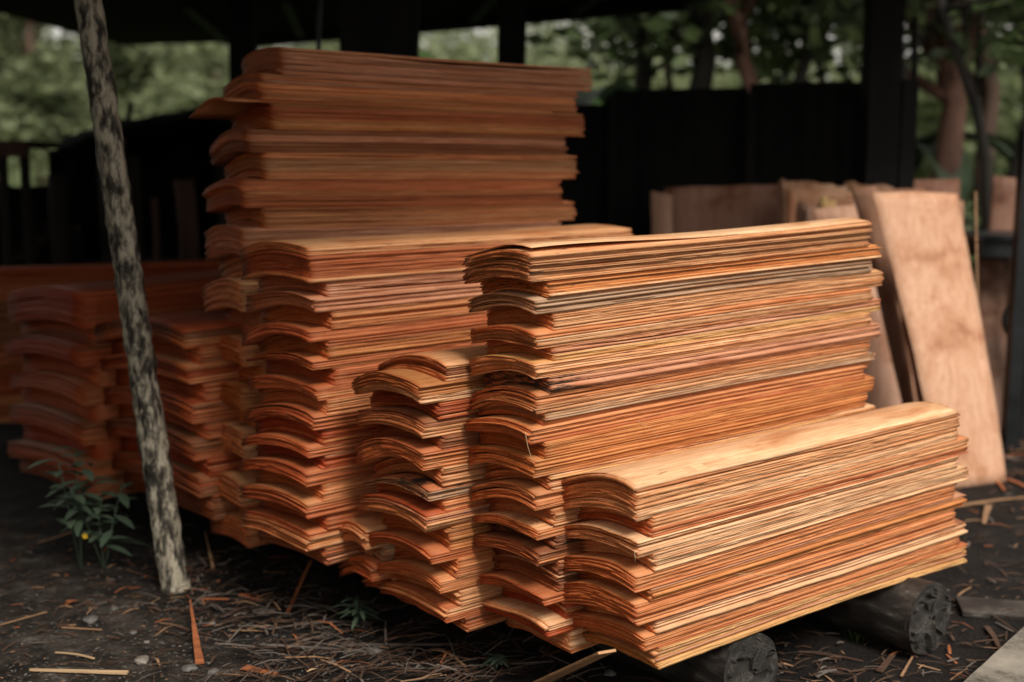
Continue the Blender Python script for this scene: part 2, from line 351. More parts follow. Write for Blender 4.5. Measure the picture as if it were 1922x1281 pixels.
def build_stack(name, where, yref, uref, bounds, first_outer, width, slide, tones, pitch, tilt=(0, 0), crown=1.0, nx=26, nw=7, mould={}, tone_over={}, slips={}, lift_top=False, seed=0, dirdeg=37, tightp=0.5):
    """bounds: (v, u) of the pushed-out corner at every bundle boundary, top to bottom."""
    rs = random.Random(seed)
    DIR = R(dirdeg); UX = Vector((math.cos(DIR), math.sin(DIR), 0)); UT = Vector((-math.sin(DIR), math.cos(DIR), 0))
    pr = at_y(uref, 700, yref); t0 = pr.dot(UT)
    sz = [plane_hit(u, v, t0, UX, UT) for v, u in bounds]
    n = len(bounds) - 1
    L = L0
    ztop, zbot = sz[0][1], sz[-1][1]
    # crown profile and waviness per boundary
    prof = []
    for i in range(n + 1):
        h = (sz[i][1] - zbot) / max(0.01, ztop - zbot)
        k = crown * (0.45 + 0.55 * min(1, h * 3.5)) * (1 + 0.22 * math.sin(i * 1.1 + seed * 2.3))
        prof.append((k * 0.050, k * 0.078 * (1 + 0.12 * math.sin(i * 0.8 + seed)), 0.003 * math.sin(i * 1.7 + seed), 0.0022 * math.sin(i * 0.9 + seed), rs.uniform(0, 6.28)))
    X = np.linspace(0, 1, nx); Wd = np.linspace(0, 1, nw)
    def surf(i, xg, w):   # xg: metres along stack from left end; w 0..1
        s0, z0 = sz[i]; h = (z0 - zbot) / max(0.01, ztop - zbot)
        a, b2, sw, wv, ph = prof[i]
        tl = tilt[1] + (tilt[0] - tilt[1]) * h
        z = z0 + tl * xg / L + (a * w - b2 * w * w) * (width / 0.27) + sw * np.sin(2 * math.pi * w) + wv * np.sin(5.0 * xg / L + seed)
        if h < 0.12: z = z - 0.010 * (2 * xg / L - 1) ** 2 * (1 - h / 0.12) + 0.006 * (1 - h / 0.12)
        return z
    for i in range(n):
        outer = (i % 2 == 0) == first_outer
        zt, zb = sz[i][1], sz[i + 1][1]; th_p = zt - zb
        ns = max(3, int(round(th_p / pitch)))
        sc = (sz[i][0] + sz[i + 1][0]) / 2 + (0 if outer else slide) + rs.choice([-1, 1]) * rs.uniform(0.0, 0.012)
        tc = rs.uniform(-0.004, 0.004)
        base = UX * sc + UT * (t0 + tc); base.z = zb
        bun = empty('veneer_bundle', base, DIR)
        tone = tone_over.get(i, rs.choices(list(tones), weights=list(tones.values()))[0])
        md = mould.get(i, 0.0)
        look = {'pale': 'pale', 'tan': 'tan', 'orange': 'orange', 'rust': 'rust-coloured', 'yellow': 'yellowish', 'brown': 'brown', 'pink': 'pinkish', 'grey': 'greyish', 'red': 'dark red', 'amber': 'amber'}[tone]
        if md > 0.5: look = 'mould-blackened'
        pos = ORD[i] + ' from top' if i < n - 1 else 'lowest'
        if i == 0: pos = 'topmost'
        tag(bun, f"{look} veneer bundle, {pos} {'of' if i in (0, n - 1) else 'of'} {where}", 'veneer bundle', f'bundles of veneer sheets in {where}')
        # sheet boundaries
        wts = np.array([rs.choice([0.5, 0.7, 1.0, 1.2, 2.2]) for _ in range(ns)]); cum = np.concatenate([[0], np.cumsum(wts)]) / wts.sum()
        T = 3
        sub = 0.0; tint = 1.0; tight = rs.random() < tightp; cpr = 0.10 if tight else 0.25; spr = (0.90, 1.06) if tight else (0.74, 1.14)
        gcol = np.array(TONES[tone])
        for k in range(ns):     # from the bottom of the bundle up
            f0, f1 = cum[k], cum[k + 1]
            if k > 0 and rs.random() < cpr:
                sub = rs.uniform(-0.006, 0.006); tint = rs.uniform(*spr)
                gcol = np.array(TONES[tone]) if rs.random() < 0.62 else np.array(TONES[rs.choices(list(tones), weights=list(tones.values()))[0]])
            dx = sub + rs.uniform(-0.0018, 0.0018) + (rs.uniform(-0.012, 0.008) if rs.random() < 0.06 else 0); dy = rs.uniform(-0.0012, 0.0012) + (rs.choice([rs.uniform(0.004, 0.011), rs.uniform(0.004, 0.011), rs.uniform(-0.006, -0.002)]) if rs.random() < (0.13 if tight else 0.26) else 0)
            if (i, k) in slips: dx += slips[(i, k)]
            LL = L + rs.uniform(-0.006, 0.006)
            pf, pl = rs.uniform(0, 99), rs.uniform(0, 99)
            # per-sheet gap grows where the sheet has warped
            gap = 0.0 if rs.random() < (0.90 if tight else 0.62) else rs.uniform(0.25, 0.75)
            if k == ns - 1: gap = rs.uniform(0.3, 0.62)
            gph = rs.uniform(0, 6.28); gfr = rs.uniform(3, 9)
            verts = np.zeros((2, nx, nw, 3))
            xx = X[:, None] * LL + np.zeros((1, nw)); ww = np.zeros((nx, 1)) + Wd[None, :]
            # edges wander a little
            fe = np.array([0.003 * noise.noise(Vector((x * 7, pf, 0))) + 0.002 * noise.noise(Vector((x * 40, pf, 5))) for x in X])
            ee = np.array([0.005 * noise.noise(Vector((w * 4, pl, 0))) + 0.0035 * noise.noise(Vector((w * 21, pl, 5))) for w in Wd])
            ew = np.exp(-X * 60)[:, None]; er = np.exp(-(1 - X) * 60)[:, None]
            xa = xx + dx + ee[None, :] * ew - ee[None, ::-1] * er
            ya = ww * width + dy + fe[:, None] * (1 - ww)
            xg = xa + (0 if outer else slide)
            zT = surf(i, xg, ww) ; zB = surf(i + 1, xg, ww)
            if lift_top and i == 0 and k == ns - 1: pass
            th = zT - zB
            g = gap * (0.5 + 0.5 * np.sin(gph + gfr * xx)) + 0.02
            z0_ = zB + th * f0; z1_ = zB + th * (f1 - (f1 - f0) * np.clip(g, 0.02, 0.62))
            verts[0, :, :, 0] = xa; verts[0, :, :, 1] = ya; verts[0, :, :, 2] = z0_
            verts[1, :, :, 0] = xa; verts[1, :, :, 1] = ya; verts[1, :, :, 2] = z1_
            o = sheet_obj(verts, nx, nw, bun, zb)
            col = gcol if rs.random() < 0.9 else np.array(TONES[rs.choices(list(tones), weights=list(tones.values()))[0]])
            col = col * tint * rs.uniform(0.94, 1.06) if not (i == 0 and k == ns - 1) else np.array(TONES[tone]) * 1.04
            o.color = (*np.clip(col, 0.01, 0.85), min(1, max(0, (md + rs.uniform(-0.15, 0.1)) if md > 0 else (rs.uniform(0.25, 0.5) if rs.random() < 0.10 else 0.0))))
        if lift_top and i == 0:
            verts = np.zeros((2, nx, nw, 3)); xx = X[:, None] * L + np.zeros((1, nw)); ww = np.zeros((nx, 1)) + Wd[None, :]
            zz = surf(0, xx, ww) + 0.0012
            lift = np.exp(-((xx - 0.12) / 0.36) ** 2) * 0.012 * (1 - ww) ** 1.2
            xa = xx + 0.012 * (1 - ww) * np.exp(-xx * 30)
            ya = ww * width + 0.004 + 0.010 * np.exp(-((xx - 0.15) / 0.3) ** 2) * (1 - ww)
            for q, dz in ((0, 0), (1, 0.0014)):
                verts[q, :, :, 0] = xa; verts[q, :, :, 1] = ya; verts[q, :, :, 2] = zz + lift + dz
            o = sheet_obj(verts, nx, nw, bun, zb); o.color = (*TONES['pale'], 0)
            o['label'] = 'thin pale sheet lifting off the bundle at its near corner'
    return t0, sz

def grid_faces(nx, nw):
    f = []; N = nx * nw
    for i in range(nx - 1):
        for j in range(nw - 1):
            a = i * nw + j; b = (i + 1) * nw + j
            f.append((a, a + 1, b + 1, b)); f.append((N + a, N + b, N + b + 1, N + a + 1))
    for i in range(nx - 1):
        a = i * nw; b = (i + 1) * nw; f.append((a, b, N + b, N + a))
        a += nw - 1; b += nw - 1; f.append((b, a, N + a, N + b))
    for j in range(nw - 1):
        f.append((j + 1, j, N + j, N + j + 1)); a = (nx - 1) * nw + j; f.append((a, a + 1, N + a + 1, N + a))
    return f
_fc = {}
def sheet_obj(verts, nx, nw, parent, zb):
    v = verts.reshape(-1, 3).copy(); v[:, 2] -= zb
    key = (nx, nw)
    if key not in _fc: _fc[key] = np.array(grid_faces(nx, nw), dtype=np.int32)
    F = _fc[key]; me = bpy.data.meshes.new('sheet')
    me.vertices.add(len(v)); me.vertices.foreach_set('co', v.astype(np.float32).ravel())
    me.loops.add(F.size); me.loops.foreach_set('vertex_index', F.ravel())
    me.polygons.add(len(F)); me.polygons.foreach_set('loop_start', np.arange(0, F.size, 4, dtype=np.int32))
    me.update(calc_edges=True); me.materials.append(VENEER)
    o = bpy.data.objects.new('sheet', me); C.objects.link(o); o.parent = parent
    return o

def interp_u(vs, ctrl):
    return [(v, float(np.interp(v, [c[0] for c in ctrl], [c[1] for c in ctrl]))) for v in vs]

bright = dict(tan=6, orange=4.5, pale=2.5, yellow=0.4, amber=1.3, pink=1.5, grey=0.6, rust=1.2, brown=0.5)
warm = dict(orange=5, rust=5, tan=1.5, red=1.6, amber=1, pink=0.8, brown=1.5)
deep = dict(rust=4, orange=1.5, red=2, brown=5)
# nearest, lowest stack at the right
build_stack('front', 'the low front stack', 2.59, 1232,
    interp_u([916, 983, 1019, 1049, 1082, 1114, 1138, 1174, 1200, 1225, 1262], [(916, 1190), (1100, 1193), (1170, 1201), (1262, 1216)]),
    True, 0.262, 0.050, bright, 0.0042, tilt=(0.018, 0.0), tightp=0.3, nx=44, nw=9, tone_over={0: 'pale', 9: 'yellow', 4: 'orange', 5: 'amber', 3: 'pale'}, mould={2: 0.45}, seed=1)
# second stack
build_stack('second', 'the bright tall stack behind the front one', 2.745, 1040,
    interp_u([478, 531, 562, 590, 626, 657, 684, 714, 744, 778, 806, 836, 868, 900, 931, 960, 994, 1014, 1040, 1064, 1122, 1138, 1174, 1194, 1236],
             [(478, 998), (780, 1003), (812, 990), (880, 1000), (1000, 1010), (1120, 1026), (1236, 1040)]),
    True, 0.268, 0.052, bright, 0.0044, tilt=(0.040, 0.0), tightp=0.35, crown=0.9, nx=40, nw=9, mould={0: 0.62, 1: 0.6, 2: 0.35, 3: 0.35, 7: 0.85, 8: 0.45, 16: 0.5, 17: 0.7, 18: 0.5, 19: 0.55},
    tone_over={0: 'tan', 1: 'pale', 2: 'grey', 4: 'orange', 5: 'yellow', 6: 'tan', 10: 'orange', 11: 'amber', 12: 'tan', 13: 'pale', 19: 'brown', 20: 'rust', 21: 'red', 22: 'red', 23: 'red', 18: 'brown', 17: 'brown'}, lift_top=True, seed=2)
# third, shorter stack
build_stack('third', 'the short middle stack', 2.93, 870,
    interp_u([692, 724, 760, 793, 824, 850, 884, 920, 942, 968, 1000, 1042, 1060, 1093, 1118, 1146, 1170, 1197],
             [(692, 797), (860, 796), (930, 803), (1000, 805), (1050, 812), (1100, 828), (1197, 843)]),
    False, 0.335, 0.054, warm, 0.0046, tilt=(0.02, 0.0), crown=1.05, nx=30, nw=9, tone_over={0: 'tan', 1: 'pale', 7: 'grey', 9: 'tan', 14: 'tan', 15: 'rust', 13: 'orange'}, mould={7: 0.72, 11: 0.3}, seed=3)
# fourth stack, long reddish
build_stack('fourth', 'the wide stack before the tallest', 3.16, 585,
    interp_u([466, 533, 562, 588, 622, 643, 680, 696, 732, 756, 784, 808, 842, 862, 890, 916, 948, 973, 1002, 1036, 1070],
             [(466, 578), (560, 584), (700, 590), (790, 582), (850, 576), (980, 578), (1070, 584)]),
    True, 0.385, 0.060, warm, 0.0052, dirdeg=41, tilt=(0.012, 0.0), crown=0.85, nx=30, nw=9, tone_over={0: 'tan', 1: 'pink', 2: 'pink', 3: 'orange'}, mould={0: 0.2}, seed=4)
# tallest stack behind
build_stack('fifth', 'the tallest stack', 3.68, 495,
    interp_u([87, 140, 192, 241, 286, 338, 392, 432, 486, 530, 585, 640, 690, 735, 775, 815, 862, 905, 950, 990, 1030],
             [(87, 499), (192, 493), (241, 464), (338, 461), (440, 455), (1030, 458)]),
    False, 0.30, 0.066, dict(orange=4, rust=2, pink=2, amber=1, brown=0.8, tan=3), 0.0056, tightp=0.1, tilt=(0.0, -0.012), crown=1.0, nx=26, nw=8, mould={7: 0.4, 9: 0.5, 15: 0.6, 4: 0.15},
    slips={(1, 0): -0.115}, seed=5)
# two stacks further back at the left, behind the leaning pole
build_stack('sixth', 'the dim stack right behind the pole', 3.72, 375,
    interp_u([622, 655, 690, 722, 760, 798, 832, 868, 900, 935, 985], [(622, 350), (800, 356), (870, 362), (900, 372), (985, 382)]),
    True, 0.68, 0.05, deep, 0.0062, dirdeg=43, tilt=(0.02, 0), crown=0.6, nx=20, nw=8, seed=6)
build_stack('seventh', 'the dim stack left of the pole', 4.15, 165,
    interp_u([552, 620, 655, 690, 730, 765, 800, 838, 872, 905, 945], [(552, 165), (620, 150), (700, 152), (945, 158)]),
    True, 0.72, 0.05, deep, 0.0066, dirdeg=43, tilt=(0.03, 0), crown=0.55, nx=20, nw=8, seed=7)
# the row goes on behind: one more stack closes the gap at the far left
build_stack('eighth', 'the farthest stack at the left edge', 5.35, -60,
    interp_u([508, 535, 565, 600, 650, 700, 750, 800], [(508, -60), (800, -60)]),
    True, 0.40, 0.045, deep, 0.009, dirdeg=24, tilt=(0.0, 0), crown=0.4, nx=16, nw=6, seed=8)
# a few bundles wedged low down between the wide stack and the short middle one
build_stack('ninth', 'the little low stack wedged beside the sprout', 3.13, 700,
    interp_u([1000, 1034, 1064, 1092, 1128], [(1000, 682), (1050, 690), (1128, 722)]),
    True, 0.185, 0.04, warm, 0.0052, tilt=(0.0, 0), crown=1.6, nx=18, nw=8, mould={1: 0.6}, tone_over={0: 'tan', 1: 'grey', 2: 'rust', 3: 'rust'}, seed=12)

# ------------------------------------------------------------------ logs the stacks rest on
def log(p_end, r, length, label, seed, droop=0.0, name='support_log'):
    root = empty(name, (p_end.x, p_end.y, 0), 0); rsl = random.Random(seed)
    o = Vector((p_end.x, p_end.y, 0))
    n = 14
    pts = [p_end - o + UT * (length * i / n) + UX * 0.012 * math.sin(i * 0.7 + seed) for i in range(n + 1)]
    rr = [r * (0.97 + 0.03 * math.sin(i * 1.3 + seed)) for i in range(n + 1)]; rr[0] = r * 0.985
    m = MB(); m.tube(pts, rr, 40, rough=0.10, seed=seed); m.f = m.f[:-2] + [m.f[-1]]
    m.build('bark', M_log, root, True)
    # sawn end with cracks: concentric rings pushed in and out
    v = []; f = []; rings = 30; na = 180; crk = [rsl.uniform(0, 6.28) for _ in range(9)]; crl = [rsl.uniform(0.35, 0.95) for _ in range(9)]
    for a in range(rings + 1):
        q = a / rings
        for b in range(na):
            t = 2 * math.pi * b / na
            d = UX * math.cos(t) + Vector((0, 0, 1)) * math.sin(t)
            rad = rr[0] * q * (1 + 0.10 * noise.noise(Vector((d.x * 1.5, d.y * 1.5 + seed, d.z * 1.5))))
            w = noise.noise(Vector((math.cos(t) * q * 1.5 + seed, math.sin(t) * q * 1.5 + 0.6 * q * q, seed)))
            ridge = abs(w)
            dep = -0.003 - 0.016 * max(0, 1 - ridge * 13) * (1 if 0.1 < q < 0.85 else 0) + 0.006 * 0.4 * noise.noise(Vector((math.cos(t) * q * 5, math.sin(t) * q * 5, seed)))
            for ca, cl in zip(crk, crl):
                da = abs((t - ca - 0.25 * math.sin(q * 4 + ca) + math.pi) % (2 * math.pi) - math.pi) * q
                if q < cl and q > 0.08 and da < 0.045: dep = min(dep, -0.014)
            if a == rings: dep = 0.006
            v.append(d * rad - UT * (-dep))
    for a in range(rings):
        for b in range(na):
            b2 = (b + 1) % na
            f.append((a * na + b, a * na + b2, (a + 1) * na + b2, (a + 1) * na + b))
    mesh_obj('cut_end', v, f, M_logend, root, False, loc=pts[0])
    return tag(root, label, 'log', 'logs under the veneer stacks')
lr = at_g(1740, 1226)
log(Vector((lr.x, lr.y, 0.103)), 0.107, 1.5, 'thick blackened log with cracked cut end under the right end of the front stack', 3.0)
lf = at_g(1400, 1330)
log(Vector((lf.x, lf.y, 0.098)), 0.105, 1.5, 'round blackened log under the near end of the front stack', 8.0)
for k, (s_, t_, lab) in enumerate(((-0.35 + 1.72, 2.98, 'dark log hidden in shadow under the right ends of the back stacks'), (-0.35 + 0.0, 3.0, 'dark log in the shadow under the left of the wide and tallest stacks'),
                                   (1.35, 3.62, 'dark log in the shadow under the dim stack behind the pole'))):
    p = UX * (s_ if k < 2 else 1.95) + UT * t_; p.z = 0.085
    if k == 1: p = UX * 2.05 + UT * 3.02; p.z = 0.085
    if k == 0: p = UX * 2.55 + UT * 3.0; p.z = 0.085
    log(p, 0.085, 1.1 if k < 2 else 1.4, lab, 11 + k)

# ------------------------------------------------------------------ leaning pole at the left
pb = at_g(330, 1108); pb.z -= 0.03
d_top = at_y(157, -60, pb.y + 0.02)
m = MB(); N = 150
pts = [pb.lerp(d_top, i / N) for i in range(N + 1)]
m.tube(pts, [0.046 - 0.006 * i / N for i in range(N + 1)], 28, rough=0.10, seed=4)
m.v = [p + (p - (pb.lerp(d_top, max(0, min(1, (p.z - pb.z) / (d_top.z - pb.z)))))).normalized() * (0.0035 * noise.noise(Vector((p.x * 40, p.y * 40, p.z * 14))) + 0.002 * noise.noise(Vector((p.x * 90, p.y * 90, p.z * 40)))) for p in m.v]
pole = m.build('wooden_pole', M_pole, None, True, loc=pb)
tag(pole, 'tall leaning pole with peeling black and cream surface at the left', 'pole')

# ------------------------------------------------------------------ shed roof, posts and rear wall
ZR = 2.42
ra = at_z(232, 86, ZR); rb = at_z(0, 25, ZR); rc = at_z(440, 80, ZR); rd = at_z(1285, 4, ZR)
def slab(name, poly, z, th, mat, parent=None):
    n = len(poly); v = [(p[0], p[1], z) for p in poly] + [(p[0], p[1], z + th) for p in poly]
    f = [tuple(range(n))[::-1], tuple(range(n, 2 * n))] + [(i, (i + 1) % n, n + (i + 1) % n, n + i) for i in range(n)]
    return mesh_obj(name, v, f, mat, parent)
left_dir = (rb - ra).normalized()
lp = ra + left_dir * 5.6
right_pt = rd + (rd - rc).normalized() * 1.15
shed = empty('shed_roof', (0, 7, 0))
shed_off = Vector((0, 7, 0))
front = [Vector((3.3, 5.4, 0)), Vector((1.9, 4.7, 0)), Vector((0.55, 2.95, 0)), Vector((0.0, 2.0, 0)), Vector((-1.6, 1.4, 0)), Vector((-4.6, 1.6, 0))]  # unseen front edge, shaped to shade back stacks and keep near ones lit
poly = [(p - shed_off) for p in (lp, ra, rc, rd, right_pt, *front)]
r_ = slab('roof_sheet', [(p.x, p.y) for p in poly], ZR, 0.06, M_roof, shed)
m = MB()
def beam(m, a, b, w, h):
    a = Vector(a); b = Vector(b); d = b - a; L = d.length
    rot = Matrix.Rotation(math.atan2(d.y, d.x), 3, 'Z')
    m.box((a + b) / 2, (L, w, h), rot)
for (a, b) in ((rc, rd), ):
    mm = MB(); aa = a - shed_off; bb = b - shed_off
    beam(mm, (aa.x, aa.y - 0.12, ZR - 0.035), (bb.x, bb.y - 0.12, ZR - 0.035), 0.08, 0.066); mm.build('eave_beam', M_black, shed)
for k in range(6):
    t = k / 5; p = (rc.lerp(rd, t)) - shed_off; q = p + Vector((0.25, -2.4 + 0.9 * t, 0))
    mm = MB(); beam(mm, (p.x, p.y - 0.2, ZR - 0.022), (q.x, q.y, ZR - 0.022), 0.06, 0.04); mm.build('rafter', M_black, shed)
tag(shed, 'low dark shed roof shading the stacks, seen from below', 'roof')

def post(u0, u1, y, ztop, label, zbase=0, mat=M_black, name='shed_post', round_=False, lean=0, cat='post'):
    a = at_y(u0, HORIZON, y); b = at_y(u1, HORIZON, y); w = (b.x - a.x); cx = (a.x + b.x) / 2
    m = MB()
    if round_:
        m.tube([(cx + lean * i / 10 + 0.01 * math.sin(i), y, zbase + (ztop - zbase) * i / 10) for i in range(11)], w / 2, 16, rough=0.15, seed=u0)
    else:
        N = 10
        for i in range(N):   # hewn post: slightly uneven sections in one mesh
            pass
        ring = []
        for i in range(N + 1):
            z = zbase + (ztop - zbase) * i / N
            for sx, sy in ((-1, -1), (1, -1), (1, 1), (-1, 1)):
                ring.append((cx + sx * w / 2 * (1 + 0.03 * math.sin(i * 2.1 + sx)), y + sy * min(w, 0.16) / 2 * (1 + 0.04 * math.sin(i * 1.4 + sy)), z))
        f = [(3, 2, 1, 0), (4 * N, 4 * N + 1, 4 * N + 2, 4 * N + 3)]
        for i in range(N):
            for k in range(4): f.append((4 * i + k, 4 * i + (k + 1) % 4, 4 * i + 4 + (k + 1) % 4, 4 * i + 4 + k))
        m.add(ring, f)
    o = m.build(name, mat, None, round_, loc=(cx, y, zbase))
    return tag(o, label, cat)
post(441, 487, 7.6, ZR - 0.005, 'black shed post just left of the tallest stack')
post(646, 788, 5.6, ZR - 0.07, 'broad black plank post rising behind the top of the tallest stack')
post(934, 987, 7.2, ZR - 0.005, 'narrow black shed post right of the broad plank post')
post(1617, 1676, 6.25, ZR - 0.005, 'tall black shed post standing right of the dark wall panels')
post(601, 610, 5.2, ZR - 0.005, 'thin black rod hanging behind the tallest stack', zbase=1.2, mat=M_steel, name='hanging_rod', round_=True, cat='rod')

# rear wall of black panels
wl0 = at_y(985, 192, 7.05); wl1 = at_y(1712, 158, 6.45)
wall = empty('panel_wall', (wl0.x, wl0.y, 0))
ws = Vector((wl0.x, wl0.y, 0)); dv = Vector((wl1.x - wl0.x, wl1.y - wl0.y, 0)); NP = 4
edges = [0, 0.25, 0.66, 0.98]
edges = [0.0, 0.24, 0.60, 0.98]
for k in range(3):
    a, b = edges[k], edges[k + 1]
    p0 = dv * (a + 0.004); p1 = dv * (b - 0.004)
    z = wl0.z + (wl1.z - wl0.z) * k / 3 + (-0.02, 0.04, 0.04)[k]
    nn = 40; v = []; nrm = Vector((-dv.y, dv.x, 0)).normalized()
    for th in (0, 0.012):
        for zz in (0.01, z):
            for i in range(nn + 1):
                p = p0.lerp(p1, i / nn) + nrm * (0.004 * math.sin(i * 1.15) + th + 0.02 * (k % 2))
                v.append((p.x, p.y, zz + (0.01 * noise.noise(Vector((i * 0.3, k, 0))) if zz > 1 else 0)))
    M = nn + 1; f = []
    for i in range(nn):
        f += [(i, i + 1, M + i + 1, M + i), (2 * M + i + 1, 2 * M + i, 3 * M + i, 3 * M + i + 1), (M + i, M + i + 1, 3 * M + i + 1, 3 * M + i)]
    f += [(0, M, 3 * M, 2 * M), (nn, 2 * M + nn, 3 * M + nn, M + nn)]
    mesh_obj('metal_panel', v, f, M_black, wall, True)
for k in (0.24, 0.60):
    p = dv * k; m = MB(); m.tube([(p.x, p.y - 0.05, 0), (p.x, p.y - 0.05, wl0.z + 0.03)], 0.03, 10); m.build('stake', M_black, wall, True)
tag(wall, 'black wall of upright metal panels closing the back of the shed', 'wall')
post(1700, 1711, 6.3, at_y(1705, 32, 6.3).z, 'thin dark stake rising above the right end of the black wall', mat=M_darktrunk, name='stake', round_=True)
post(1684, 1712, 6.2, at_y(1705, 150, 6.2).z, 'short dark board post at the right end of the black wall', name='board_post')

# ------------------------------------------------------------------ veneer sheets standing on end
def standing_sheet(tl, tr, br, bl, label, tone, bend=0.02, th=0.0025, k=0, cat='veneer sheet', group=None, mat=None, jag=0.0):
    """corners are 3D points."""
    org = (Vector(bl) + Vector(br)) / 2; nu, nv = 9, 26; v = []
    nrm = (Vector(br) - Vector(bl)).cross(Vector(tl) - Vector(bl)).normalized()
    for th_ in (0, th):
        for j in range(nv):
            for i in range(nu):
                a, b = i / (nu - 1), j / (nv - 1)
                p = Vector(bl).lerp(br, a).lerp(Vector(tl).lerp(tr, a), b)
                off = bend * math.sin(math.pi * a) + bend * 0.9 * math.sin(math.pi * b + k) + 0.006 * noise.noise(Vector((a * 2, b * 3, k)))
                e = 0.002 * noise.noise(Vector((a * 6, b * 11, k + 9)))
                if b > 0.99: p = p + Vector((0, 0, jag * noise.noise(Vector((a * 5, k, 1)))))
                v.append(p + nrm * (off + th_) + (Vector(br) - Vector(bl)).normalized() * e * 2 - org)
    o = mesh_obj('veneer_sheet', v, grid_faces(nv, nu), mat or FLAT, None, True, loc=org)
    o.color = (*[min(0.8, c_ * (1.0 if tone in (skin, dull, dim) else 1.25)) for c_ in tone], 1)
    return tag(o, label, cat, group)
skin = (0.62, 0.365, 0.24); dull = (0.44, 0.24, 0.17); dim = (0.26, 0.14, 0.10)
G = 'sheets of veneer stood on end at the right'
def gp(u, v, lift=0.0): return at_g(u, v, lift)
B0, B1 = gp(1766, 921), gp(1886, 903)
standing_sheet(at_y(1640, 362, B0.y + 0.35), at_y(1797, 364, B1.y + 0.30), B1, B0, 'large smooth tan veneer sheet leaning furthest right, stained near its middle', skin, 0.018, k=0.4, group=G)
def gy_(u, y):
    p = at_y(u, 700, y); p.z = 0.005; return p
B0, B1 = gy_(1640, 5.50), gy_(1736, 5.50)
standing_sheet(at_y(1524, 392, 5.8), at_y(1612, 384, 5.8), B1, B0, 'pale veneer sheet partly behind the right end of the tall bright stack', (0.58, 0.35, 0.25), 0.02, k=1.4, group=G)
B0, B1 = gy_(1727, 5.36), gy_(1750, 5.30)
standing_sheet(at_y(1596, 352, 5.66), at_y(1641, 350, 5.6), B1, B0, 'narrow brown veneer sheet wedged edge-on left of the large stained sheet', (0.30, 0.17, 0.115), 0.012, k=2.4, group=G)
B0, B1 = gy_(1748, 5.6), gy_(1775, 5.5)
standing_sheet(at_y(1640, 362, 5.95), at_y(1668, 372, 5.85), B1, B0, 'dark narrow strip of veneer just behind the large stained sheet', (0.22, 0.12, 0.08), 0.01, k=3.1, group=G)
yb = 5.75
def up(u0, u1, v0, v1, y, lab, tone, dy=0.12, k=0, bend=0.015, jag=0.01, du=6):
    a = at_y(u0 + du, 700, y); b = at_y(u1 + du, 700, y); a.z = gz(a.x, a.y) - 0.0; b.z = gz(b.x, b.y)
    standing_sheet(at_y(u0, v0, y + dy), at_y(u1, v1, y + dy), b, a, lab, tone, bend, k=k, group=G, jag=jag)
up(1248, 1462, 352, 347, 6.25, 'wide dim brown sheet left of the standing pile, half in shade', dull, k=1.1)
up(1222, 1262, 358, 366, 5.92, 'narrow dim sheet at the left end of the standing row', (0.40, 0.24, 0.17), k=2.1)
up(1462, 1590, 338, 352, 5.95, 'upright sheet with a pointed top corner at the left of the standing pile', (0.50, 0.31, 0.20), k=3.3, jag=0.025)
up(1470, 1600, 352, 360, 5.91, 'upright sheet with a chipped top just behind the pointed one', (0.46, 0.26, 0.16), k=4.3, jag=0.02)
up(1512, 1608, 386, 380, 5.84, 'short pinkish sheet standing in front of the pile', (0.50, 0.31, 0.23), k=5.3, jag=0.012)
up(1498, 1516, 376, 388, 5.87, 'dark narrow offcut between the pale sheets of the standing pile', (0.15, 0.08, 0.055), k=6.3)
up(1586, 1700, 340, 354, 6.05, 'ragged-topped sheet behind the narrow brown one', (0.52, 0.33, 0.22), k=7.3, jag=0.025)
up(1600, 1722, 352, 364, 6.0, 'sheet with a split top edge, second row of the standing pile', (0.50, 0.29, 0.19), k=8.3, jag=0.02)
up(1620, 1740, 362, 364, 5.96, 'sheet just left of the large stained sheet, only its top showing', (0.54, 0.33, 0.22), k=9.3, jag=0.02)
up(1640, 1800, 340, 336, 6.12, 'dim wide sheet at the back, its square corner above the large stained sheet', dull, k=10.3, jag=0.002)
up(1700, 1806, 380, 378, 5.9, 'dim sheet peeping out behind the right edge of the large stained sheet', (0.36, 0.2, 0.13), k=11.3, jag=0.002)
for i, (u0, u1, v0, y) in enumerate(((1478, 1496, 356, 5.88), (1540, 1572, 372, 5.8), (1560, 1600, 366, 5.82), (1650, 1690, 371, 5.9))):
    up(u0, u1, v0, v0 + 4, y, ['slim reddish sheet close behind the pointed-corner sheet', 'slim yellowish sheet behind the short pinkish one', 'slim brown sheet right of the slim yellowish one', 'slim tan sheet right of the narrow brown wedge'][i],
       [(0.36, 0.17, 0.10), (0.52, 0.36, 0.16), (0.34, 0.18, 0.11), (0.50, 0.3, 0.19)][i], k=i + 20.5, jag=0.02)
for i, (u0, u1, v0, v1, y, tn) in enumerate(((1466, 1474, 336, 340, 5.93, (0.5, 0.3, 0.2)), (1488, 1560, 344, 350, 6.01, (0.5, 0.28, 0.18)), (1530, 1620, 356, 350, 6.08, (0.45, 0.27, 0.18)), (1590, 1660, 346, 352, 6.1, (0.5, 0.3, 0.2)),
        (1612, 1735, 358, 357, 6.03, (0.48, 0.26, 0.16)), (1626, 1690, 368, 360, 5.93, (0.36, 0.2, 0.13)))):
    up(u0, u1, v0, v1, y, ['very narrow edge of a sheet at the left end of the standing pile', 'sheet with a level top showing right behind the pointed corner', 'dim sheet top showing behind the slim yellowish one', 'sheet top showing just above the narrow brown wedge', 'long sheet top showing behind the split-edged one', 'dark slim sheet right beside the brown wedge'][i], tn, k=i + 50.5, jag=0.012)
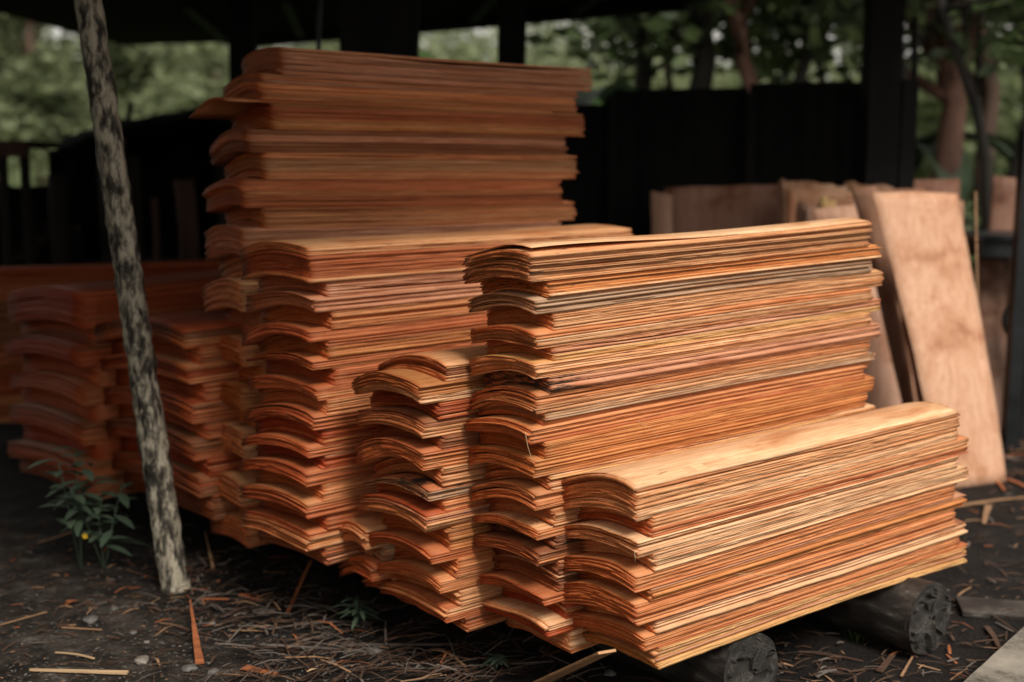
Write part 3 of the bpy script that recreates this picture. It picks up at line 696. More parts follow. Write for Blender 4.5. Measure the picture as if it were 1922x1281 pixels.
# thin strip standing at the far right
m = MB(); a = at_y(1842, 690, 5.2); b = at_y(1831, 360, 5.25); a.z = 0.02; 
m.tube([a, a.lerp(b, 0.5) + Vector((0.01, 0, 0)), b], [0.006, 0.005, 0.004], 6)
tag(m.build('veneer_strip', M_strip['tan'], None, True, loc=a), 'thin tan strip standing upright right of the large stained sheet', 'wood strip')
# sheets leaning by the machine
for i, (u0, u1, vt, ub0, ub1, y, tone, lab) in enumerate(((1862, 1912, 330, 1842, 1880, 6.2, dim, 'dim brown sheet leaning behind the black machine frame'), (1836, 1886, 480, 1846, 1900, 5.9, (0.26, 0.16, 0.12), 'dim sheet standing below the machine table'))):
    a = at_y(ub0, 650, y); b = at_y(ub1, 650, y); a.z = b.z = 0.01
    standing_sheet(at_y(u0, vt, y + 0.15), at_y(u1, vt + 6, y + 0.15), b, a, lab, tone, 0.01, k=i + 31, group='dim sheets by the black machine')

# ------------------------------------------------------------------ black machine at the right edge
mc = at_y(1890, 470, 5.9); mroot = empty('workshop_machine', (mc.x, 5.9, 0))
zt = at_y(1890, 448, 5.9).z; zt2 = at_y(1890, 480, 5.9).z
m = MB(); m.box((0.22, 0.12, (zt + zt2) / 2), (0.78, 0.44, zt - zt2)); m.box((0.22, 0.12, zt + 0.012), (0.84, 0.50, 0.02)); m.build('table_top', M_steel, mroot)
for sx, sy in ((0.10, -0.10), (0.52, -0.10), (0.10, 0.32), (0.52, 0.32)):
    m = MB(); m.box((sx, sy, zt2 / 2), (0.05, 0.05, zt2 - 0.004)); m.build('leg', M_steel, mroot)
m = MB(); m.box((0.0, 0.32, 0.5 * (zt2 - 0.35) + 0.2), (0.15, 0.03, 0.03)); m.box((0.31, -0.10, 0.34), (0.36, 0.03, 0.04)); m.build('crossbar', M_steel, mroot)
wz = at_y(1915, 600, 5.76).z; wx = at_y(1930, 600, 5.76).x - mc.x
m = MB(); ring = []
for i in range(41):
    t = 2 * math.pi * i / 40; ring.append((wx + 0.115 * math.cos(t), -0.14, wz + 0.115 * math.sin(t)))
m.tube(ring, 0.016, 10)
wheel = m.build('wheel', M_steel, mroot, True)
m = MB()
for k in range(5):
    t = k * 2 * math.pi / 5 + 0.3; m.tube([(wx, -0.14, wz), (wx + 0.11 * math.cos(t), -0.14, wz + 0.11 * math.sin(t))], 0.008, 8)
m.tube([(wx, -0.17, wz), (wx, -0.10, wz)], 0.025, 14); m.build('spokes', M_steel, wheel, True)
tag(mroot, 'black steel machine table with a spoked wheel at the right edge', 'machine')
post(1914, 1940, 5.6, at_y(1915, 245, 5.6).z, 'black upright at the right picture edge beside the machine', mat=M_steel, name='machine_post')

# ------------------------------------------------------------------ left background: lean-to, rack, posts
lt = empty('lean_to', (-2.0, 6.6, 0)); o = Vector((-2.0, 6.6, 0))
q = [at_y(92, 302, 6.3), at_y(440, 226, 6.3), at_y(440, 215, 7.6), at_y(150, 262, 7.6)]
nn = 14; v = []
for th in (0, 0.05):
    for j in range(nn + 1):
        for i in range(nn + 1):
            a, b = i / nn, j / nn
            p = q[0].lerp(q[1], a).lerp(q[3].lerp(q[2], a), b) - o
            p.z += th + 0.05 * noise.noise(Vector((a * 4, b * 3, 2))) + 0.03 * math.sin(a * 3.1)
            v.append(p)
mesh_obj('roof_cover', v, grid_faces(nn + 1, nn + 1), M_roof, lt, True)
for (u, y, zt_) in ((110, 6.4, 1.35), (250, 6.4, 1.45), (432, 6.4, 1.52), (200, 7.4, 1.5), (420, 7.4, 1.55)):
    p = at_y(u, 400, y) - o; m = MB(); m.tube([(p.x, p.y, 0), (p.x, p.y, zt_ * 0.98)], 0.045, 10, rough=0.2, seed=u); m.build('post', M_darktrunk, lt, True)
v = []; A_ = at_y(96, 400, 7.5) - o; B_ = at_y(452, 400, 7.5) - o
for th in (0, 0.03):
    for j in range(5):
        for i in range(nn + 1):
            x = A_.x + (B_.x - A_.x) * i / nn; v.append((x, A_.y + th + 0.02 * math.sin(i * 1.9), (1.40 + 0.27 * (i / nn) ** 0.5) * j / 4))
mesh_obj('back_wall', v, grid_faces(5, nn + 1), M_roof, lt)
v = []
for th in (0, 0.03):
    for j in range(5):
        for i in range(6):
            v.append((A_.x - 0.02 + th + 0.05 * (1 - i / 5), A_.y - 1.1 + 1.05 * i / 5, 1.25 * j / 4))
mesh_obj('side_wall', v, grid_faces(5, 6), M_roof, lt)
tag(lt, 'low lean-to with a sagging black cover left of the stacks', 'shelter')
post(328, 364, 6.1, at_y(345, 338, 6.1).z, 'brown wooden post under the edge of the black lean-to', mat=M_brown, name='wooden_post', round_=True)
post(262, 274, 6.2, at_y(280, 372, 6.2).z, 'thin dim post in the shade of the lean-to', mat=M_brown, name='wooden_post', round_=True, lean=0.06)
m = MB(); a = at_y(228, 300, 7.3); b = at_y(246, 193, 7.3); m.tube([a, b], 0.018, 8)
tag(m.build('stick', M_brown, None, True, loc=a), 'short slanted stick poking up above the lean-to cover', 'stick')
m = MB()
# logs heaped in the lean-to: each a thing
for i in range(16):
    u = 120 + (i * 57) % 300; y = 6.75 + 0.12 * (i % 4); z = 0.13 + 0.2 * (i // 4)
    p = at_y(u, 400, y); p.z = z
    m = MB(); d = Vector((0.9, 0.25 * math.sin(i), 0.03 * math.cos(i * 2))) * 0.42
    m.tube([p - d, p, p + d], 0.085 + 0.02 * math.sin(i * 1.9), 14, rough=0.2, seed=i)
    tag(m.build('log', M_darktrunk if i % 3 else M_brown, None, True, loc=p), 'rough dark log heaped in the shade under the black lean-to', 'log', 'logs heaped under the lean-to')
M_heap = noise_mat('bark_heap', [(0.4, (0.008, 0.006, 0.005)), (0.56, (0.03, 0.018, 0.014)), (0.63, (0.12, 0.07, 0.055)), (0.72, (0.45, 0.30, 0.25))], (7, 7, 7), bump=0.8, bdist=0.02, nrough=0.5)
# small rack at the left edge
rk = at_y(20, 290, 6.6); root = empty('rack_table', (rk.x, 6.6, 0)); zt = at_y(20, 272, 6.6).z
m = MB(); m.box((-0.12, 0, zt), (0.62, 0.5, 0.035)); m.box((-0.12, -0.22, zt - 0.045), (0.60, 0.03, 0.05)); m.build('table_top', M_brown, root)
for sx in (-0.36, 0.02, 0.14):
    m = MB(); m.tube([(sx, -0.18, 0), (sx + 0.01, -0.18, zt - 0.02)], 0.028, 8); m.build('leg', M_darktrunk, root, True)
tag(root, 'old brown rack table at the left edge in front of the trees', 'table')
# heap of bark behind these scraps
def heap(name, c, rx, ry, h, mat, label, cat, seed, kind=None):
    nu, nv_ = 36, 14; v = []; f = []
    for j in range(nv_ + 1):
        for i in range(nu):
            t = 2 * math.pi * i / nu; ph = j / nv_ * math.pi / 2
            k = 1 + 0.35 * noise.noise(Vector((math.cos(t) * 2 + seed, math.sin(t) * 2, ph * 3))) + 0.15 * noise.noise(Vector((math.cos(t) * 7 + seed, math.sin(t) * 7, ph * 9)))
            v.append((math.cos(t) * math.cos(ph) * rx * k, math.sin(t) * math.cos(ph) * ry * k, math.sin(ph) * h * k))
    for j in range(nv_):
        for i in range(nu):
            i2 = (i + 1) % nu; f.append((j * nu + i, j * nu + i2, (j + 1) * nu + i2, (j + 1) * nu + i))
    ob = mesh_obj(name, v, f, mat, None, False, loc=c)
    return tag(ob, label, cat, kind=kind)
hp = at_y(20, 500, 6.75)
heap('bark_heap', (hp.x - 0.15, 6.9, 0), 0.8, 0.45, 1.05, M_heap, 'dark heap of bark and offcuts below the rack table at the left edge', 'bark heap', 5)

# ------------------------------------------------------------------ vegetation
def leaf_cloud(name, centers, radii, count, size, mat, parent=None, loc=(0, 0, 0), seed=0, aspect=1.8, flat=0.5):
    r = np.random.default_rng(seed)
    centers = np.array(centers, float); radii = np.array(radii, float)
    w = radii.prod(axis=1) ** (2 / 3); idx = r.choice(len(centers), count, p=w / w.sum())
    d = r.normal(size=(count, 3)); d /= np.linalg.norm(d, axis=1)[:, None]
    rad = r.uniform(0.35, 1, count) ** 0.5
    p = centers[idx] + d * rad[:, None] * radii[idx] * (1 + 0.25 * r.normal(size=(count, 1)))
    a = r.normal(size=(count, 3)); a /= np.linalg.norm(a, axis=1)[:, None]; a[:, 2] *= flat
    b = np.cross(a, r.normal(size=(count, 3))); b /= np.linalg.norm(b, axis=1)[:, None] + 1e-6
    s = size * r.uniform(0.5, 1.35, count)[:, None]
    a = a * s * aspect / 2; b = b * s / 2
    v = np.stack([p - a, p - b * 0.9, p + a, p + b * 0.9], axis=1).reshape(-1, 3) - np.array(loc)
    F = np.arange(count * 4, dtype=np.int32)
    me = bpy.data.meshes.new(name); me.vertices.add(len(v)); me.vertices.foreach_set('co', v.astype(np.float32).ravel())
    me.loops.add(F.size); me.loops.foreach_set('vertex_index', F)
    me.polygons.add(count); me.polygons.foreach_set('loop_start', np.arange(0, F.size, 4, dtype=np.int32)); me.update(calc_edges=True)
    me.materials.append(mat); ob = bpy.data.objects.new(name, me); C.objects.link(ob)
    if parent: ob.parent = parent
    else: ob.location = loc
    return ob

def tree(base, path, r0, r1, limbs, clumps, nleaf, lsize, mt, ml, label, seed, group=None, name='tree'):
    """base: ground point; path: 3D points of the trunk (world)."""
    root = empty(name, base); b = Vector(base); rs = random.Random(seed)
    m = MB(); n = len(path)
    m.tube([Vector(p) - b for p in path], [r0 + (r1 - r0) * i / (n - 1) for i in range(n)], 12, rough=0.25, seed=seed)
    for li in range(limbs):
        k = rs.uniform(0.45, 0.95) * (n - 1); i = int(k); p = Vector(path[i]).lerp(Vector(path[min(i + 1, n - 1)]), k - i) - b
        c = Vector(rs.choice(clumps)[0]) - b
        mid = p.lerp(c, 0.5) + Vector((rs.uniform(-.2, .2), rs.uniform(-.2, .2), rs.uniform(0, .3)))
        m.tube([p, mid, c], [r1 * 0.8, r1 * 0.5, r1 * 0.2], 8)
    m.build('trunk', mt, root, True)
    cr = leaf_cloud('crown', [c[0] for c in clumps], [c[1] for c in clumps], nleaf, lsize, ml, root, base, seed)
    return tag(root, label, 'tree', group)

def px_tree(u0, v0, u1, v1, y, wpx, label, seed, mt=M_trunk, ml=M_leaf, nleaf=1500, lsize=0.12, spread=1.0, bendx=0.1, crown_v=(-40, 60), top_extra=1.2, name='tree', fork=None):
    a = at_y(u0, v0, y); b = at_y(u1, v1, y); base = Vector((a.x - (b.x - a.x) * 0.3, y, 0)); 
    if a.z < 0.3: base = Vector((a.x, y, 0))
    top = b + (b - a).normalized() * top_extra
    pts = []
    P = [base, a, a.lerp(b, 0.5) + Vector((bendx, 0, 0)), b, top]
    r = wpx / F_PX * y / 2; rs = random.Random(seed)
    zc0 = at_y(u1, crown_v[1], y).z; zc1 = at_y(u1, crown_v[0], y).z + 1.2
    clumps = [((top.x + rs.uniform(-1, 1) * spread, y + rs.uniform(-0.6, 1.0) * spread, rs.uniform(zc0, zc1)), (0.45 * spread, 0.45 * spread, 0.32)) for _ in range(9)]
    tree(base, P, r * 1.15, r * 0.7, 6, clumps, nleaf, lsize, mt, ml, label, seed, name=name)

# trees at the right, behind the black wall and beyond it
px_tree(1775, 330, 1760, 60, 9.0, 46, 'thick reddish tree trunk right of the tall black shed post', 21, M_redtrunk, M_leaf, 900, 0.11, 0.9)
px_tree(1852, 300, 1790, 85, 8.2, 19, 'slender dark tree slanting to the left at the right of the picture', 22, M_darktrunk, M_leaf_dark, 500, 0.10, 0.8, 0.03)
px_tree(1905, 330, 1915, 60, 8.8, 24, 'thin dark tree close to the right picture edge', 23, M_darktrunk, M_leaf_dark, 500, 0.10, 0.8)
px_tree(1700, 120, 1740, 60, 8.6, 12, 'thin slanting branchy sapling beside the dark stake', 24, M_darktrunk, M_leaf_light, 400, 0.09, 0.7, 0.0)
px_tree(1845, 320, 1830, 20, 10.5, 34, 'mid brown tree between the slanting dark tree and the right edge', 25, M_trunk, M_leaf, 1000, 0.12, 1.1)
for i, (u, y, w, lab, mt, ut) in enumerate(((1205, 10.5, 34, 'dark tree at the left of the row behind the black wall', M_darktrunk, 1195), (1262, 11.5, 14, 'pale thin tree trunk second in the row behind the black wall', M_trunk, 1258),
        (1308, 10.2, 44, 'broad dark trunk left of the middle behind the black wall', M_darktrunk, 1320), (1420, 9.8, 30, 'leaning grey-brown trunk in the middle behind the black wall', M_redtrunk, 1390),
        (1488, 10.8, 24, 'forked dark tree right of the middle behind the black wall', M_darktrunk, 1515), (1548, 11.8, 16, 'thin pale trunk just left of the tall black shed post', M_redtrunk, 1550))):
    px_tree(u, 190, ut, 40, y, w, lab, 30 + i, mt, M_leaf_dark, 800, 0.12, 1.05, 0.05 * (-1) ** i, (-60, 110))

def banana(base, height, n, label, seed, lsz=1.3, mat=M_banana, aim=None):
    root = empty('banana_plant', base); rs = random.Random(seed)
    m = MB(); m.tube([(0, 0, 0), (0.02, 0, height * 0.5), (0, 0.02, height)], [0.10, 0.08, 0.05], 12); m.build('stem', M_leaf_dark if False else M_trunk, root, True)
    for k in range(n):
        az = 2 * math.pi * k / n + rs.uniform(-.4, .4); el = rs.uniform(0.5, 1.15); L = lsz * rs.uniform(0.75, 1.1)
        ns, v, f = 12, [], []
        d = Vector((math.cos(az), math.sin(az), 0)); side = Vector((-math.sin(az), math.cos(az), 0))
        p = Vector((0, 0, height * rs.uniform(0.85, 1))); a = el
        for i in range(ns + 1):
            t = i / ns; w = 0.20 * math.sin(math.pi * min(1, 0.08 + t * 0.92)) ** 0.6 * (1 if t < 0.97 else 0.3)
            upv = Vector((0, 0, 1)) * math.cos(a) - d * math.sin(a)
            rag = rs.uniform(0.8, 1.05)
            for s_, th in ((-1, 0), (0, 0), (1, 0)):
                v.append(p + side * s_ * w * rag + upv * (abs(s_) * 0.06))
            p = p + (d * math.cos(a) + Vector((0, 0, 1)) * math.sin(a)) * L / ns; a -= 0.17
        for i in range(ns):
            b_ = i * 3; f += [(b_, b_ + 1, b_ + 4, b_ + 3), (b_ + 1, b_ + 2, b_ + 5, b_ + 4)]
        mesh_obj('leaf', v, f, mat, root, True)
    return tag(root, label, 'banana plant')
pz = at_y(860, 200, 10.5); banana((pz.x, 10.5, 0), 2.05, 11, 'bright banana plant seen between the broad plank post and the narrow post', 41, 1.4, M_banana)
pz = at_y(1090, 200, 9.6); banana((pz.x, 9.6, 0), 1.55, 8, 'large-leafed banana plant just right of the tallest stack', 42, 1.5, M_banana)
pz = at_y(1180, 200, 9.2); banana((pz.x, 9.2, 0), 1.6, 8, 'shaded banana plant above the left end of the black wall', 43, 1.4, leaf_mat('shaded_banana_leaf', (0.015, 0.026, 0.014), (0.035, 0.055, 0.028), 0.15))  # shade put into this darker copy of the banana leaf colour
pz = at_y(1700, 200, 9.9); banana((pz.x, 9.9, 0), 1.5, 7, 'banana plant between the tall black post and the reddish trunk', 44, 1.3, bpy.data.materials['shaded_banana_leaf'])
pz = at_y(560, 200, 13); banana((pz.x, 13, 0), 1.9, 8, 'pale banana plant glimpsed through the gap above the tallest stack', 45, 1.6, M_leaf_light)

# undergrowth at the right: one mass of low leaves
cs = []; rd_ = []
rs = random.Random(9)
for i in range(60):
    u = rs.uniform(1100, 2000); y = rs.uniform(8.8, 13); p = at_y(u, 300, y)
    cs.append((p.x, y, rs.uniform(0.1, 0.9))); rd_.append((0.45, 0.4, 0.35))
tag(leaf_cloud('undergrowth', cs, rd_, 9000, 0.10, M_leaf, seed=5), 'tangled low green undergrowth behind the shed at the right', 'undergrowth', kind='stuff')
# litter of dead leaves behind the right
tag(leaf_cloud('leaf_litter', [(at_y(u, 300, y).x, y, 0.06) for u, y in ((1750, 7.8), (1850, 8.2), (1900, 7.4), (1950, 9), (1700, 9.2))], [(0.9, 0.9, 0.08)] * 5, 1800, 0.10, leaf_mat('dead_leaf', (0.06, 0.035, 0.025), (0.38, 0.26, 0.2), 0.1), seed=6, flat=0.3),
    'brown and pinkish dead leaves on the ground among the trees', 'leaf litter', kind='stuff')
# hanging canopy at the right, dark, with holes to the sky
cs = []; rd_ = []
for i in range(46):
    u = rs.uniform(1200, 2050); v_ = rs.uniform(-160, 75); y = rs.uniform(10.5, 14.5); p = at_y(u, v_, y)
    cs.append(tuple(p)); rd_.append((0.75, 0.6, 0.42))
tag(leaf_cloud('tree_canopy', cs, rd_, 4200, 0.13, M_leaf_dark, seed=15), 'dark canopy of the wood behind the shed with sky showing through', 'wood', kind='stuff')

# distant wooded hillside
def hill_z(x, y):
    return max(0, (y - 24)) * 0.075 * (1 + 0.35 * math.sin(x * 0.05 + 1)) + 1.5 * noise.noise(Vector((x * 0.04, y * 0.04, 0)))
hx = np.linspace(-90, 90, 50); hy = np.linspace(24, 120, 34)
hv = [(x, y, hill_z(x, y) - 0.4 if y > 24.1 else -0.5) for y in hy for x in hx]
hf = [(j * 50 + i, j * 50 + i + 1, (j + 1) * 50 + i + 1, (j + 1) * 50 + i) for j in range(33) for i in range(49)]
tag(mesh_obj('hills', hv, hf, noise_mat('hill_green', [(0.3, (0.05, 0.075, 0.025)), (0.7, (0.13, 0.18, 0.06))], (0.3, 0.3, 0.3), bump=0), smooth=True), kind='structure')
cs = []; rd_ = []
for i in range(300):
    x = rs.uniform(-26, 24); y = rs.uniform(24, 48); 
    tallness = (4.6 if x < -3.5 else 4.2 if x < 1 else 2.6) + 1.6 * noise.noise(Vector((x * 0.15, y * 0.1, 4)))
    cs.append((x, y, hill_z(x, y) + tallness * rs.uniform(0.1, 0.85))); rd_.append((1.5, 1.4, 1.0))
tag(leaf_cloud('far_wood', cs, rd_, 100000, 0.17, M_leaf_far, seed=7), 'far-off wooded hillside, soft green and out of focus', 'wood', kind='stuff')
cs = []; rd_ = []
for i in range(40):
    x = rs.uniform(1.0, 13); y = rs.uniform(17, 23); cs.append((x, y, rs.uniform(0.6, 2.9))); rd_.append((1.0, 0.9, 0.55))
tag(leaf_cloud('thicket', cs, rd_, 16000, 0.17, M_leaf_light, seed=17), 'bright green sunlit thicket glimpsed between the trunks behind the shed', 'thicket', kind='stuff')
cs = []; rd_ = []
for i in range(60):
    cs.append((rs.uniform(-7.5, -4.2), rs.uniform(-3.5, 5.5), rs.uniform(0.5, 4.2))); rd_.append((0.9, 0.9, 0.7))
tag(leaf_cloud('shade_screen', cs, rd_, 16000, 0.16, M_leaf_dark, seed=18), 'added leaf mass out of view at the left, blocking sky light', 'shade_screen', kind='stuff')  # added out of view to cut sky light on the stacks' left ends
# near trees of the left view
for i, (x, y, h, lab) in enumerate(((-10.0, 25, 5.6, 'leafy green tree at the far left beyond the rack table'), (-7.4, 26, 4.4, 'leafy green tree seen right of the leaning pole'), (-5.9, 24, 4.0, 'low leafy tree left of the black shed post'), (-12.2, 28, 6.6, 'taller leafy tree at the far left under the pale sky'))):
    cl = [((x + rs.uniform(-1.4, 1.4), y + rs.uniform(-1, 1), h * rs.uniform(0.35, 0.95)), (0.8, 0.8, 0.6)) for _ in range(12)]
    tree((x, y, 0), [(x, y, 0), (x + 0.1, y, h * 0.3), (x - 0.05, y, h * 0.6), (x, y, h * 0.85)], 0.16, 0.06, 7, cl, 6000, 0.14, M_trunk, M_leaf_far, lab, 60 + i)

# ------------------------------------------------------------------ weeds by the pole
def weed(base, h, nst, label, seed, lw=0.016, ll=0.085, flower=None, cat='weed', span=0.07, name='weed'):
    root = empty(name, base); rs = random.Random(seed)
    st = MB(); V, Fc = [], []
    tips = []
    for s_ in range(nst):
        az = rs.uniform(0, 6.28); top = Vector((math.cos(az) * span * rs.uniform(.3, 1.2), math.sin(az) * span * 0.6, h * rs.uniform(0.7, 1)))
        mid = top * 0.5 + Vector((0, 0, 0.02)); st.tube([(0, 0, 0), mid, top], [0.0028, 0.0022, 0.0014], 6); tips.append(top)
        nl = 13
        for k in range(nl):
            t = 0.3 + 0.7 * k / (nl - 1); p = (mid * (2 * t) if t < 0.5 else mid.lerp(top, 2 * t - 1))
            a = k * 2.4 + rs.uniform(-.3, .3); d = Vector((math.cos(a), math.sin(a), rs.uniform(-0.1, 0.55))).normalized(); sd = d.cross(Vector((0, 0, 1))).normalized()
            L = ll * rs.uniform(0.6, 1.1) * (1.1 - 0.35 * t); n0 = len(V)
            for i in range(6):
                q = i / 5; w = lw / 2 * math.sin(math.pi * (0.06 + 0.92 * q)) ** 0.8
                c = p + d * L * q + Vector((0, 0, -0.35 * L * q * q))
                V.extend([c - sd * w, c + Vector((0, 0, -0.001)), c + sd * w])
            for i in range(5):
                b_ = n0 + 3 * i; Fc += [(b_, b_ + 1, b_ + 4, b_ + 3), (b_ + 1, b_ + 2, b_ + 5, b_ + 4)]
    st.build('stem', M_weed, root, True); mesh_obj('leaves', V, Fc, M_weed, root, True)
    if flower:
        v = [Vector(flower)]; f = []
        for k in range(5):
            a = 2 * math.pi * k / 5; v += [Vector(flower) + Vector((0.010 * math.cos(a), -0.003, 0.010 * math.sin(a))), Vector(flower) + Vector((0.010 * math.cos(a + .9), -0.003, 0.010 * math.sin(a + .9)))]
            f.append((0, 2 * k + 1, 2 * k + 2))
        mesh_obj('flower', v, f, M_yellow, root)
    return tag(root, label, cat)
g = at_g(152, 1075); weed(g, 0.47, 3, 'green weed with narrow leaves left of the pole, taller one', 3, 0.032, 0.13, span=0.10)
g = at_g(196, 1075); weed(g, 0.33, 3, 'green weed with a small yellow flower close left of the pole', 5, 0.032, 0.13, flower=(-0.02, -0.10, 0.155), span=0.12)
g = at_g(672, 1180); weed(g, 0.10, 2, 'small green sprout at the foot of the short middle stack', 7, 0.014, 0.085, span=0.05)
g = at_g(930, 1262); weed(g, 0.05, 2, 'tiny sprout in the wood litter below the tall bright stack', 8, 0.01, 0.05, span=0.03)
# grass tuft between the logs
gr = at_g(1608, 1195); V, Fc = [], []
for i in range(70):
    a = rs.uniform(0, 6.28); r_ = rs.uniform(0, 0.035); L = rs.uniform(0.03, 0.085); b0 = Vector((math.cos(a) * r_, math.sin(a) * r_, 0)); d = Vector((math.cos(a) * 0.6, math.sin(a) * 0.6, 1)).normalized()
    sd = Vector((-math.sin(a), math.cos(a), 0)) * 0.0016; n0 = len(V)
    V += [b0 - sd, b0 + sd, b0 + d * L * 0.6 + sd * .7, b0 + d * L * 0.6 - sd * .7, b0 + d * L + Vector((math.cos(a), math.sin(a), -0.4)) * 0.015]
    Fc += [(n0, n0 + 1, n0 + 2, n0 + 3), (n0 + 3, n0 + 2, n0 + 4)]
tag(mesh_obj('grass_tuft', V, Fc, M_leaf_dark, None, loc=gr), 'small dark grass tuft between the two logs', 'grass tuft')

# ------------------------------------------------------------------ strips, stones and litter on the ground
def strip(p0, p1, w0, w1, mat, label, th=0.003, curl=0.0, seed=0, name='wood_strip', cat='wood strip', group='offcut strips on the ground', jag=0.25):
    p0 = Vector(p0); p1 = Vector(p1); n = 16; d = (p1 - p0).normalized(); sd = d.cross(Vector((0, 0, 1))).normalized(); upv = sd.cross(d)
    v = []
    for i in range(n + 1):
        t = i / n; c = p0.lerp(p1, t) + upv * (curl * math.sin(math.pi * t)) + sd * (curl * 0.6 * math.sin(2.6 * t + seed)); w = (w0 + (w1 - w0) * t) / 2
        wa = w * (1 + jag * noise.noise(Vector((t * 7, seed, 0)))); wb = w * (1 + jag * noise.noise(Vector((t * 7, seed, 5))))
        v += [c - sd * wa, c + sd * wb, c + sd * wb + upv * th, c - sd * wa + upv * th]
    f = [(0, 1, 2, 3), (4 * n + 3, 4 * n + 2, 4 * n + 1, 4 * n)]
    for i in range(n):
        for k in range(4): f.append((4 * i + k, 4 * i + 4 + k, 4 * i + 4 + (k + 1) % 4, 4 * i + (k + 1) % 4))
    v = [q - p0 for q in v]
    ob = mesh_obj(name, v, f, mat, None, loc=p0)
    return tag(ob, label, cat, group)
def gs(u0, v0, u1, v1, w0, w1, mat, label, z0=0.006, z1=0.006, **k):
    return strip(at_g(u0, v0, z0), at_g(u1, v1, z1), w0, w1, M_strip[mat], label, **k)
gs(56, 1262, 240, 1268, 0.004, 0.014, 'pale', 'pale flat strip lying lowest at the left, on grey earth', seed=1, th=0.006)
gs(105, 1228, 176, 1240, 0.003, 0.006, 'pale', 'short bent pale strip above the long pale one', seed=2, curl=0.004)
gs(0, 1180, 88, 1156, 0.006, 0.005, 'tan', 'tan strip at the left picture edge', seed=3)
gs(116, 1184, 192, 1188, 0.005, 0.004, 'tan', 'faint tan strip on the grey earth above the bent one', seed=4)
gs(70, 1018, 134, 1000, 0.008, 0.008, 'tan', 'tan strip in the shade left of the weeds', seed=5)
gs(375, 1250, 358, 1158, 0.024, 0.003, 'orange', 'orange wedge-shaped offcut pointing up beyond the foot of the pole', 0.004, 0.05, seed=6, th=0.004)
gs(458, 1256, 520, 1272, 0.03, 0.015, 'orange', 'broken orange offcut near the bottom edge', seed=7)
gs(240, 1078, 310, 1100, 0.006, 0.004, 'brown', 'brown strip just left of the foot of the pole', seed=8)
gs(400, 1072, 386, 1032, 0.012, 0.004, 'tan', 'small tan sliver standing right of the pole', 0.004, 0.06, seed=9)
gs(540, 1150, 585, 1088, 0.012, 0.010, 'orange', 'orange-brown stick slanting up to the wide stack', 0.004, 0.07, seed=10)
gs(375, 1128, 430, 1128, 0.008, 0.008, 'orange', 'short orange strip right of the foot of the pole', seed=11)
gs(450, 1120, 490, 1132, 0.014, 0.010, 'orange', 'broad orange chip right of the pole', seed=12)
gs(330, 1180, 398, 1196, 0.007, 0.004, 'brown', 'brown strip below the pole', seed=13)
gs(505, 1182, 700, 1170, 0.005, 0.004, 'grey', 'long grey strip in the litter below the short stack', seed=14, curl=0.01)
gs(570, 1170, 690, 1225, 0.004, 0.003, 'grey', 'grey strip crossing the long grey one', seed=15)
gs(490, 1216, 700, 1228, 0.012, 0.006, 'grey', 'wide grey strip low in the litter', seed=16)
gs(640, 1215, 860, 1212, 0.014, 0.010, 'grey', 'flat dull plank offcut under the short stack', seed=17)
gs(800, 1228, 880, 1256, 0.016, 0.006, 'tan', 'curling tan offcut below the tall bright stack', seed=18, curl=0.02)
gs(760, 1262, 1040, 1246, 0.004, 0.004, 'grey', 'long thin grey sliver below the tall bright stack', seed=19)
gs(1015, 1225, 1090, 1262, 0.006, 0.004, 'grey', 'grey sliver beneath the near corner of the front stack', seed=20)
strip(at_g(1010, 1300, 0.02), at_y(1140, 1226, 2.52), 0.062, 0.045, M_strip['slat'], 'split pale slat jutting out from under the near corner of the front stack', th=0.006, seed=21, name='wood_offcut')
for i, (a, b, c, d, w, mt, lab) in enumerate(((1780, 958, 1922, 938, 0.03, 'tan', 'long tan strip running to the right edge behind the front stack'), (1855, 955, 1848, 990, 0.03, 'tan', 'short tan chip below the long strip at the right'),
        (1810, 985, 1845, 983, 0.006, 'tan', 'small tan sliver beside the right end of the front stack'), (1868, 797, 1922, 806, 0.012, 'orange', 'thin orange strip at the right edge, upper one'), (1880, 862, 1925, 856, 0.012, 'orange', 'thin orange strip at the right edge, lower one'),
        (1868, 905, 1885, 925, 0.02, 'orange', 'orange sliver at the foot of the large stained sheet'), (1888, 900, 1930, 918, 0.03, 'orange', 'broad orange sliver right of the foot of the large stained sheet'), (1880, 700, 1910, 690, 0.03, 'grey', 'pale grey chip on the soil under the machine'),
        (1650, 1262, 1680, 1225, 0.022, 'brown', 'brown chip between the logs'), (1690, 1270, 1720, 1225, 0.008, 'tan', 'thin tan twig below the thick log'), (1500, 1225, 1620, 1245, 0.008, 'brown', 'brown strip between the two logs'), (1530, 1275, 1570, 1262, 0.02, 'grey', 'grey chip right of the near log'),
        (1850, 1180, 1880, 1228, 0.02, 'brown', 'reddish-brown chip beside the grey board'), (1845, 1150, 1920, 1200, 0.007, 'brown', 'curved brown twig beside the thick log'), (1798, 1120, 1822, 1105, 0.006, 'tan', 'tiny tan twig right of the thick log'))):
    gs(a, b, c, d, w * 0.9, w * 0.5, mt, lab, seed=30 + i, curl=0.004)
# grey board in the corner
pA, pB, pC = at_z(1775, 1300, 0.05), at_z(1935, 1172, 0.05), None
strip(at_z(1850, 1330, 0.03), at_z(1990, 1190, 0.03), 0.16, 0.16, M_board, 'grey weathered board with dark stains in the bottom right corner', th=0.022, seed=50, name='weathered_board', cat='board', group=None, jag=0.02)
strip(at_z(1800, 1142, 0.0), at_z(2050, 1160, 0.0), 0.14, 0.14, M_log, 'black board lying on the soil right of the thick log', th=0.014, seed=51, name='dark_board', cat='board', group=None, jag=0.02)

